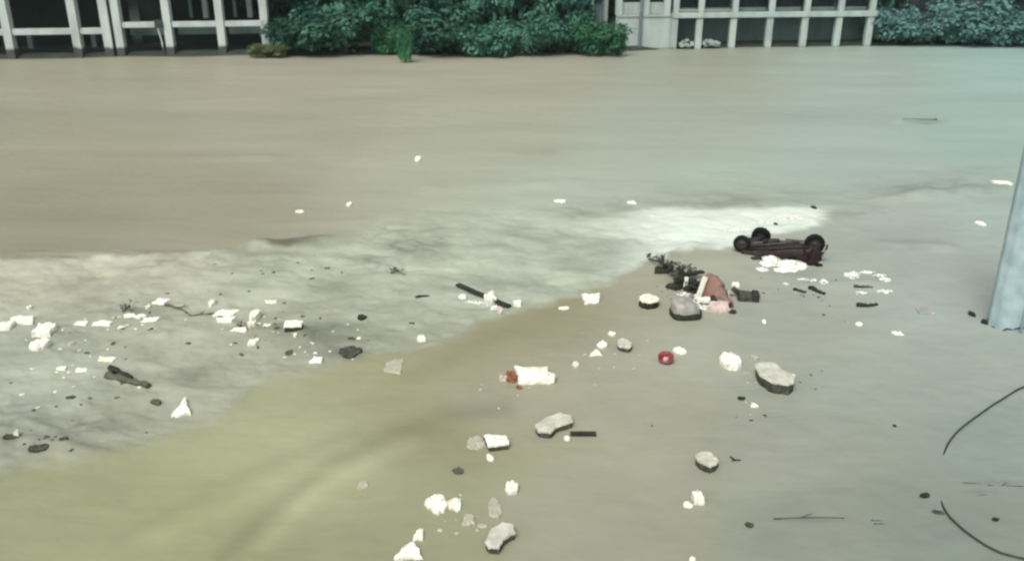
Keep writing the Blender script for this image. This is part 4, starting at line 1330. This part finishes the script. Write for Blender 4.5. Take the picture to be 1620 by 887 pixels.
fp('sunken_sheet', 1461, 493, 22, 12, 'dull grey sheet awash between the curved log and the blue pillar', 'sheet', 'grey', kind='rect', t=.03)
# crumpled sheet with a red brown end
P = at(838, 600)
r = thing('crumpled_sheet', 'crumpled white sheet with a red brown scrap caught at its left end', 'sheet', (P.x, P.y, Hs(P.x, P.y)))
rnd = random.Random(77)
bm = slab_bm(outline('rect', rnd), 1.0, .80, -.06, .11, rnd, .15, 0, .05, hump=.06); link('sheet', bm, M['white'], r, (.12, .05, 0))
bm = slab_bm(outline('rect', rnd), .34, .34, -.05, .13, rnd, .4); link('folded_corner', bm, M['white'], r, (.52, -.06, .03))
bm = slab_bm(outline('ragged', rnd), .36, .42, -.05, .17, rnd, .4); link('red_brown_scrap', bm, M['orange'], r, (-.50, -.02, 0))
bm = slab_bm(outline('ragged', rnd), .24, .30, -.05, .10, rnd, .4); link('cream_corner', bm, M['pink'], r, (-.70, -.06, 0))
fp('wood_chip', 821, 615, 14, 7, 'small brown chip below the crumpled sheet', 'wood chip', 'orange', t=.05)
# long slab
twopart('slab_block', 877, 678, 62, 30, 'long pale broken slab beside a short dark plank', 'block', t=.18, rot=.05, kind='bent')
stick('plank', (902, 689), (943, 690), 9, 'short dark plank right of the pale double block', 'plank', plank=True, z=.06)
fp('foam_scrap', 897, 694, 9, 9, 'tiny white scrap at the left end of the short dark plank', 'foam scrap', t=.06, group=GW)
twopart('slab_block', 783, 705, 36, 17, 'narrow white topped block with a dark left end, above a tiny white scrap', 'block', top='white', side='darkgrey', kind='rect', t=.17, rot=.2)
fp('sunken_sheet', 752, 700, 32, 20, 'faint dull sheet under the surface left of the narrow block', 'sheet', 'dull', t=.02)
fp('foam_scrap', 775, 726, 13, 13, 'tiny white scrap below the narrow white topped block', 'foam scrap', t=.06, group=GW)
fp('foam_scrap', 811, 776, 27, 28, 'lone bright white scrap above the tilted pale block', 'foam scrap', kind='ragged', t=.14, rot=1.0)
fp('foam_board', 689, 801, 34, 31, 'bright white broken board with a notch, left of its duller neighbour', 'board', t=.12, rot=.4)
fp('foam_scrap', 720, 800, 26, 27, 'cream scrap touching the notched white board', 'foam scrap', 'cream', t=.06)
fp('sunken_sheet', 783, 803, 26, 33, 'dull grey scrap between the cream scrap and the lone bright white scrap', 'sheet', 'dull', t=.04)
fp('sunken_sheet', 741, 824, 18, 16, 'dull scrap below the cream scrap', 'sheet', 'dull', kind='rect', t=.03)
fp('sunken_sheet', 764, 832, 20, 9, 'thin dull scrap just left above the tilted pale block', 'sheet', 'dull', t=.02)
fp('foam_scrap', 663, 847, 15, 17, 'small white block above the big white scrap at the bottom', 'foam scrap', kind='rect', t=.10)
fp('foam_board', 648, 871, 46, 31, 'biggest bright white scrap at the bottom edge', 'board', t=.12, kind='tri')
twopart('slab_block', 791, 856, 52, 36, 'tilted pale block with a dark right side at the bottom', 'block', t=.18, rot=.25, kind='bent')
fp('sunken_sheet', 573, 767, 20, 22, 'faint pale sheet under the olive water at lower left', 'sheet', 'dull', t=.02)
twopart('slab_block', 1118, 736, 44, 30, 'rounded pale block with a dark lower side, left of the small dark hook', 'block', kind='ragged', t=.20)
fp('foam_block', 1103, 791, 15, 20, 'upright white block with a flat scrap at its left', 'block', kind='rect', t=.22)
fp('foam_scrap', 1087, 797, 18, 11, 'flat white scrap left of the upright white block', 'foam scrap', 'white', t=.04)
# red bowl
P = at(1053, 573)
r = thing('red_bowl', 'small dark red bowl half tipped in the water', 'bowl', (P.x, P.y, Hs(P.x, P.y) + .04), .3)
r.rotation_euler = (.35, -.2, .3)
bm = bmesh.new(); n = 24; rg = []
for f, z in ((.55, -.10), (.85, -.04), (1.0, .08), (1.06, .15), (.96, .15), (.8, .02), (.45, -.05)):
    rg.append([bm.verts.new((.21 * f * math.cos(2 * PI * k / n), .21 * f * math.sin(2 * PI * k / n), z)) for k in range(n)])
for i in range(len(rg) - 1):
    for k in range(n):
        bm.faces.new((rg[i][k], rg[i][(k + 1) % n], rg[i + 1][(k + 1) % n], rg[i + 1][k]))
bm.faces.new(list(reversed(rg[0]))); bm.faces.new(rg[-1])
link('bowl', bm, M['red'], r, smooth=True)
bm = slab_bm(outline('ragged', random.Random(3)), .16, .14, -.02, .08, random.Random(3), .3); link('pink_scrap', bm, M['pink'], r, (0, 0, .0))

# ------------------------------------------------------------------ wood
stick('plank', (724, 453), (806, 488), 9, 'long dark plank slanting between the churned and the smooth water', 'plank', plank=True, z=.08)
stick('branch', (262, 481), (304, 499), 5, 'dark curved stick below the upper white strip on the left', 'branch', mat='bark', bend=.05, z=.0)
stick('branch', (298, 500), (346, 493), 4, 'thin dark stick leading to the two white boards', 'branch', mat='bark', bend=-.05, z=.0)
stick('driftwood', (172, 594), (236, 612), 17, 'thick dark driftwood piece in the left foreground', 'driftwood', mat='bark', z=.03)
stick('driftwood', (176, 588), (210, 604), 10, 'short dark stub lying on top of the thick driftwood', 'driftwood', mat='dark', z=.10)
fp('wood_chip', 247, 638, 22, 9, 'dark chip left of the white torn bag', 'wood chip', 'bark', t=.06)
fp('dark_bundle', 553, 561, 42, 22, 'dark soaked bundle at the end of the grey trail', 'bundle', 'darkgrey', t=.06)
fp('wood_chip', 572, 504, 16, 7, 'small dark chip above the dark soaked bundle', 'wood chip', 'dark', t=.06)
fp('wood_chip', 458, 555, 12, 9, 'small brown chip below the thin white board', 'wood chip', 'bark', t=.04)
fp('wood_chip', 556, 536, 16, 6, 'flat faint chip right of the grey trail', 'wood chip', 'darkgrey', t=.02)
fp('dark_lump', 60, 713, 34, 12, 'dark lump awash at lower left', 'driftwood', 'darkgrey', t=.07)
fp('dark_lump', 20, 692, 30, 9, 'dark lump under the small white tip at lower left', 'driftwood', 'darkgrey', t=.05)
fp('dark_lump', 102, 700, 14, 8, 'small dark lump right of the two lumps at lower left', 'driftwood', 'darkgrey', t=.04)
stick('branch', (657, 471), (680, 470), 5, 'short dark stick left of the long dark plank', 'branch', z=.02)
leafy_branch('twig_clump', [(194, 496), (204, 492), (212, 494)], 'dark twig clump above a white scrap on the left', 31, r=.02, nl=40, leafL=.10, z=.05, spread=.2)
leafy_branch('twig_clump', [(618, 436), (630, 434), (641, 438)], 'dark twig clump in the pale churned water at the middle', 32, r=.02, nl=40, leafL=.1, z=.05, spread=.2)
leafy_branch('twig_clump', [(376, 515), (384, 518)], 'small twig clump between the white boards and the lumpy scrap', 33, r=.015, nl=16, leafL=.08, z=.03, spread=.15)
stick('branch', (1256, 458), (1274, 463), 6, 'short dark branch end below the vehicle', 'branch', z=.02)
stick('branch', (1281, 457), (1304, 466), 9, 'thicker dark branch end right of the shorter one below the vehicle', 'branch', z=.04)
stick('driftwood', (1355, 484), (1388, 482), 9, 'dark curved log below the arc of froth', 'driftwood', mat='dark', bend=-.10, z=.02)
stick('driftwood', (1350, 458), (1380, 459), 7, 'dark stick inside the arc of froth', 'driftwood', mat='darkgrey', z=.0)
stick('driftwood', (1428, 192), (1482, 191), 6, 'long dark log drifting far up the river on the right', 'driftwood', mat='bark', z=-.02)
fp('wood_chip', 1173, 631, 12, 6, 'small dark chip left of the small white scrap by the biggest block', 'wood chip', 'dark', t=.04)
fp('wood_chip', 726, 748, 18, 12, 'small brown chip in open water below the narrow block', 'wood chip', 'bark', t=.06)
stick('branch', (1155, 723), (1164, 728), 3, 'upper arm of the small dark hook right of the rounded block', 'branch', z=.02)
stick('branch', (1158, 728), (1172, 728), 3, 'lower arm of the small dark hook right of the rounded block', 'branch', z=.02)
fp('wood_chip', 1186, 830, 20, 8, 'dark chip left of the long thin stick at the bottom', 'wood chip', 'darkgrey', t=.03)
stick('branch', (1224, 821), (1336, 820), 3.4, 'long thin dark stick lying level near the bottom', 'branch', mat='darkgrey', z=.0, bend=.02)
stick('branch', (1378, 823), (1394, 824), 2.5, 'upper short stick of the pair at the bottom right', 'branch', mat='darkgrey', z=.0)
stick('branch', (1382, 829), (1400, 829), 2.5, 'lower short stick of the pair at the bottom right', 'branch', mat='darkgrey', z=.0)
fp('wood_chip', 1463, 785, 18, 8, 'dark chip just left of the cable loop', 'wood chip', 'dark', t=.05)
fp('wood_chip', 1575, 823, 11, 6, 'small dark chip inside the cable loop', 'wood chip', 'dark', t=.04)
stick('branch', (1524, 763), (1560, 766), 3, 'thin dark stick inside the cable loop, left one', 'branch', mat='darkgrey', z=-.01)
stick('branch', (1562, 768), (1622, 769), 3, 'thin dark stick inside the cable loop, right one', 'branch', mat='darkgrey', z=-.01)
stick('branch', (1544, 784), (1586, 782), 2.5, 'lowest thin stick inside the cable loop', 'branch', mat='darkgrey', z=-.01)
fp('wood_chip', 1228, 354, 7, 5, 'tiny dark chip in the bright foam behind the vehicle', 'wood chip', 'dark', t=.05)
fp('wood_chip', 1287, 328, 9, 5, 'tiny dark chip at the right tip of the bright foam', 'wood chip', 'dark', t=.05)
fp('wood_chip', 1537, 500, 9, 9, 'leftmost of the three dark chips at the foot of the blue pillar', 'wood chip', 'dark', t=.08)
fp('wood_chip', 1557, 513, 13, 8, 'dark chip touching the left foot of the blue pillar', 'wood chip', 'dark', t=.08)
fp('wood_chip', 1613, 514, 12, 8, 'dark chip in front of the blue pillar near the right edge', 'wood chip', 'dark', t=.10)

def crumbs(label, matk, area, n, seed, smin, smax):
    rnd = random.Random(seed)
    bm = bmesh.new()
    for i in range(n):
        x_, y_, rx, ry = area[rnd.randrange(len(area))]
        P = at(x_ + rnd.gauss(0, .5) * rx, y_ + rnd.gauss(0, .5) * ry); P.z = Hs_fast(P.x, P.y)
        sz = rnd.uniform(smin, smax)
        box(bm, P, (sz * rnd.uniform(1, 2.2), sz * rnd.uniform(.7, 1.5), sz * .5), Matrix.Rotation(rnd.uniform(0, 3), 3, 'Z') @ Matrix.Rotation(rnd.uniform(-.4, .4), 3, 'X'))
    tag(link('debris_crumbs', bm, M[matk], loc=(0, 0, 0)), label, 'debris', kind='stuff')


crumbs('tiny pale crumbs scattered over the churned water on the left', 'cream', [(60, 530, 90, 40), (220, 505, 140, 22), (400, 515, 70, 25), (500, 545, 70, 30), (120, 600, 120, 50)], 70, 3, .03, .07)
crumbs('tiny dark crumbs scattered over the churned water on the left', 'bark', [(100, 620, 130, 70), (240, 520, 160, 40), (430, 520, 90, 40), (560, 530, 80, 40), (60, 700, 80, 30), (450, 430, 150, 30)], 80, 4, .03, .09)
crumbs('tiny pale crumbs around the wreckage and the middle of the river', 'pale', [(1110, 500, 60, 25), (960, 560, 60, 40), (800, 620, 60, 40), (730, 800, 60, 50), (1260, 450, 90, 25), (1200, 590, 60, 40)], 60, 5, .02, .055)
crumbs('tiny dark crumbs around the wreckage and the pillar', 'dark', [(1090, 460, 60, 25), (1200, 470, 60, 20), (1590, 516, 40, 10), (1300, 470, 80, 20), (1250, 640, 200, 100)], 60, 6, .02, .06)

# ------------------------------------------------------------------ cable loop lying on the water
def cable(name, ctrl, label, r=.022):
    pts = []
    for i in range(len(ctrl) - 1):
        p0 = ctrl[max(i - 1, 0)]; p1 = ctrl[i]; p2_ = ctrl[i + 1]; p3 = ctrl[min(i + 2, len(ctrl) - 1)]
        for k in range(8):
            t = k / 8
            q = [.5 * ((2 * p1[j]) + (-p0[j] + p2_[j]) * t + (2 * p0[j] - 5 * p1[j] + 4 * p2_[j] - p3[j]) * t * t + (-p0[j] + 3 * p1[j] - 3 * p2_[j] + p3[j]) * t ** 3) for j in range(3)]
            P = at(q[0], q[1]); P.z = Hs_fast(P.x, P.y) + q[2]; pts.append(P)
    o0 = pts[0].copy()
    bm = bmesh.new(); tube(bm, [p_ - o0 for p_ in pts], r, 8)
    o = link(name, bm, M['cable'], loc=o0, smooth=True)
    return tag(o, label, 'cable')


cable('cable', [(1780, 560, .05), (1690, 585, .05), (1622, 612, .05), (1575, 640, .04), (1530, 672, .04), (1505, 695, .03), (1492, 720, -.02), (1486, 750, -.035), (1488, 785, -.03), (1497, 812, .03), (1520, 838, .04), (1560, 866, .04),
                (1600, 882, .04), (1650, 888, .04), (1740, 870, .04)], 'thin black cable looping out over the water at the lower right')
fp('wood_chip', 1483, 811, 22, 9, 'faint grey scrap where the cable dips at the lower left of its loop', 'scrap', 'darkgrey', t=.01)

# ------------------------------------------------------------------ pale blue pillar
P0 = at(1598, 516)
s0 = scale_at(1598, 516)
pil = thing('blue_pillar', 'pale blue fluted pillar standing in the water at the right edge', 'pillar', (P0.x, P0.y, 0))
mb = solid('pale blue painted sheet', (.36, .46, .46), .5, (.24, .34, .35), 2.2, .3)
mb2 = solid('blue painted fold', (.20, .35, .39), .5, (.14, .26, .30), 2.2, .3)
HT = 9.0
lean = 0.0
bm = bmesh.new()
n = 40
rings = []
for zz in np.linspace(-1.0, HT, 12):
    ring = []
    for k in range(n):
        t = 2 * PI * k / n
        rr_ = .66 * (1 + .035 * math.cos(10 * t))
        ring.append(bm.verts.new((rr_ * math.cos(t) + lean * zz, rr_ * .8 * math.sin(t), zz)))
    rings.append(ring)
for i in range(len(rings) - 1):
    for k in range(n):
        bm.faces.new((rings[i][k], rings[i][(k + 1) % n], rings[i + 1][(k + 1) % n], rings[i + 1][k]))
bm.faces.new(list(reversed(rings[0]))); bm.faces.new(rings[-1])
link('shaft', bm, mb, pil, smooth=True)
for k, (ox, w_) in enumerate([(.02, .10), (.30, .16)]):
    bm = bmesh.new()
    yy = -.8 * .62 * math.sqrt(max(0, 1 - (ox / .62) ** 2)) - .03
    tube(bm, [(ox - lean, yy, -1), (ox + lean * 2, yy, 2), (ox + lean * HT, yy, HT)], w_ / 2, 8)
    link('rib', bm, mb2 if k else mb, pil, smooth=True)
bm = bmesh.new()
for r_ in (.645,):
    pts = [(r_ * math.cos(t) + .01, r_ * .82 * math.sin(t), .10 + .09 * math.sin(3 * t) + .04 * math.sin(11 * t)) for t in np.linspace(0, 2 * PI, 30)]
    tube(bm, pts, .03, 6)
link('base_band', bm, M['cable'], pil, smooth=True)

# ------------------------------------------------------------------ haze: moist air over the river
bm = bmesh.new(); box(bm, (0, 500, 60), (3000, 2400, 240))
m = bpy.data.materials.new('river haze'); m.use_nodes = True
nt = m.node_tree; nt.nodes.clear()
ou = nt.nodes.new('ShaderNodeOutputMaterial'); pv = nt.nodes.new('ShaderNodeVolumePrincipled')
pv.inputs['Color'].default_value = (.72, .93, .95, 1); pv.inputs['Density'].default_value = .00015; pv.inputs['Anisotropy'].default_value = 0
nt.links.new(pv.outputs[0], ou.inputs['Volume'])
o = link('haze', bm, m)
tag(o, 'thin bluish haze over the river', 'haze', kind='stuff')
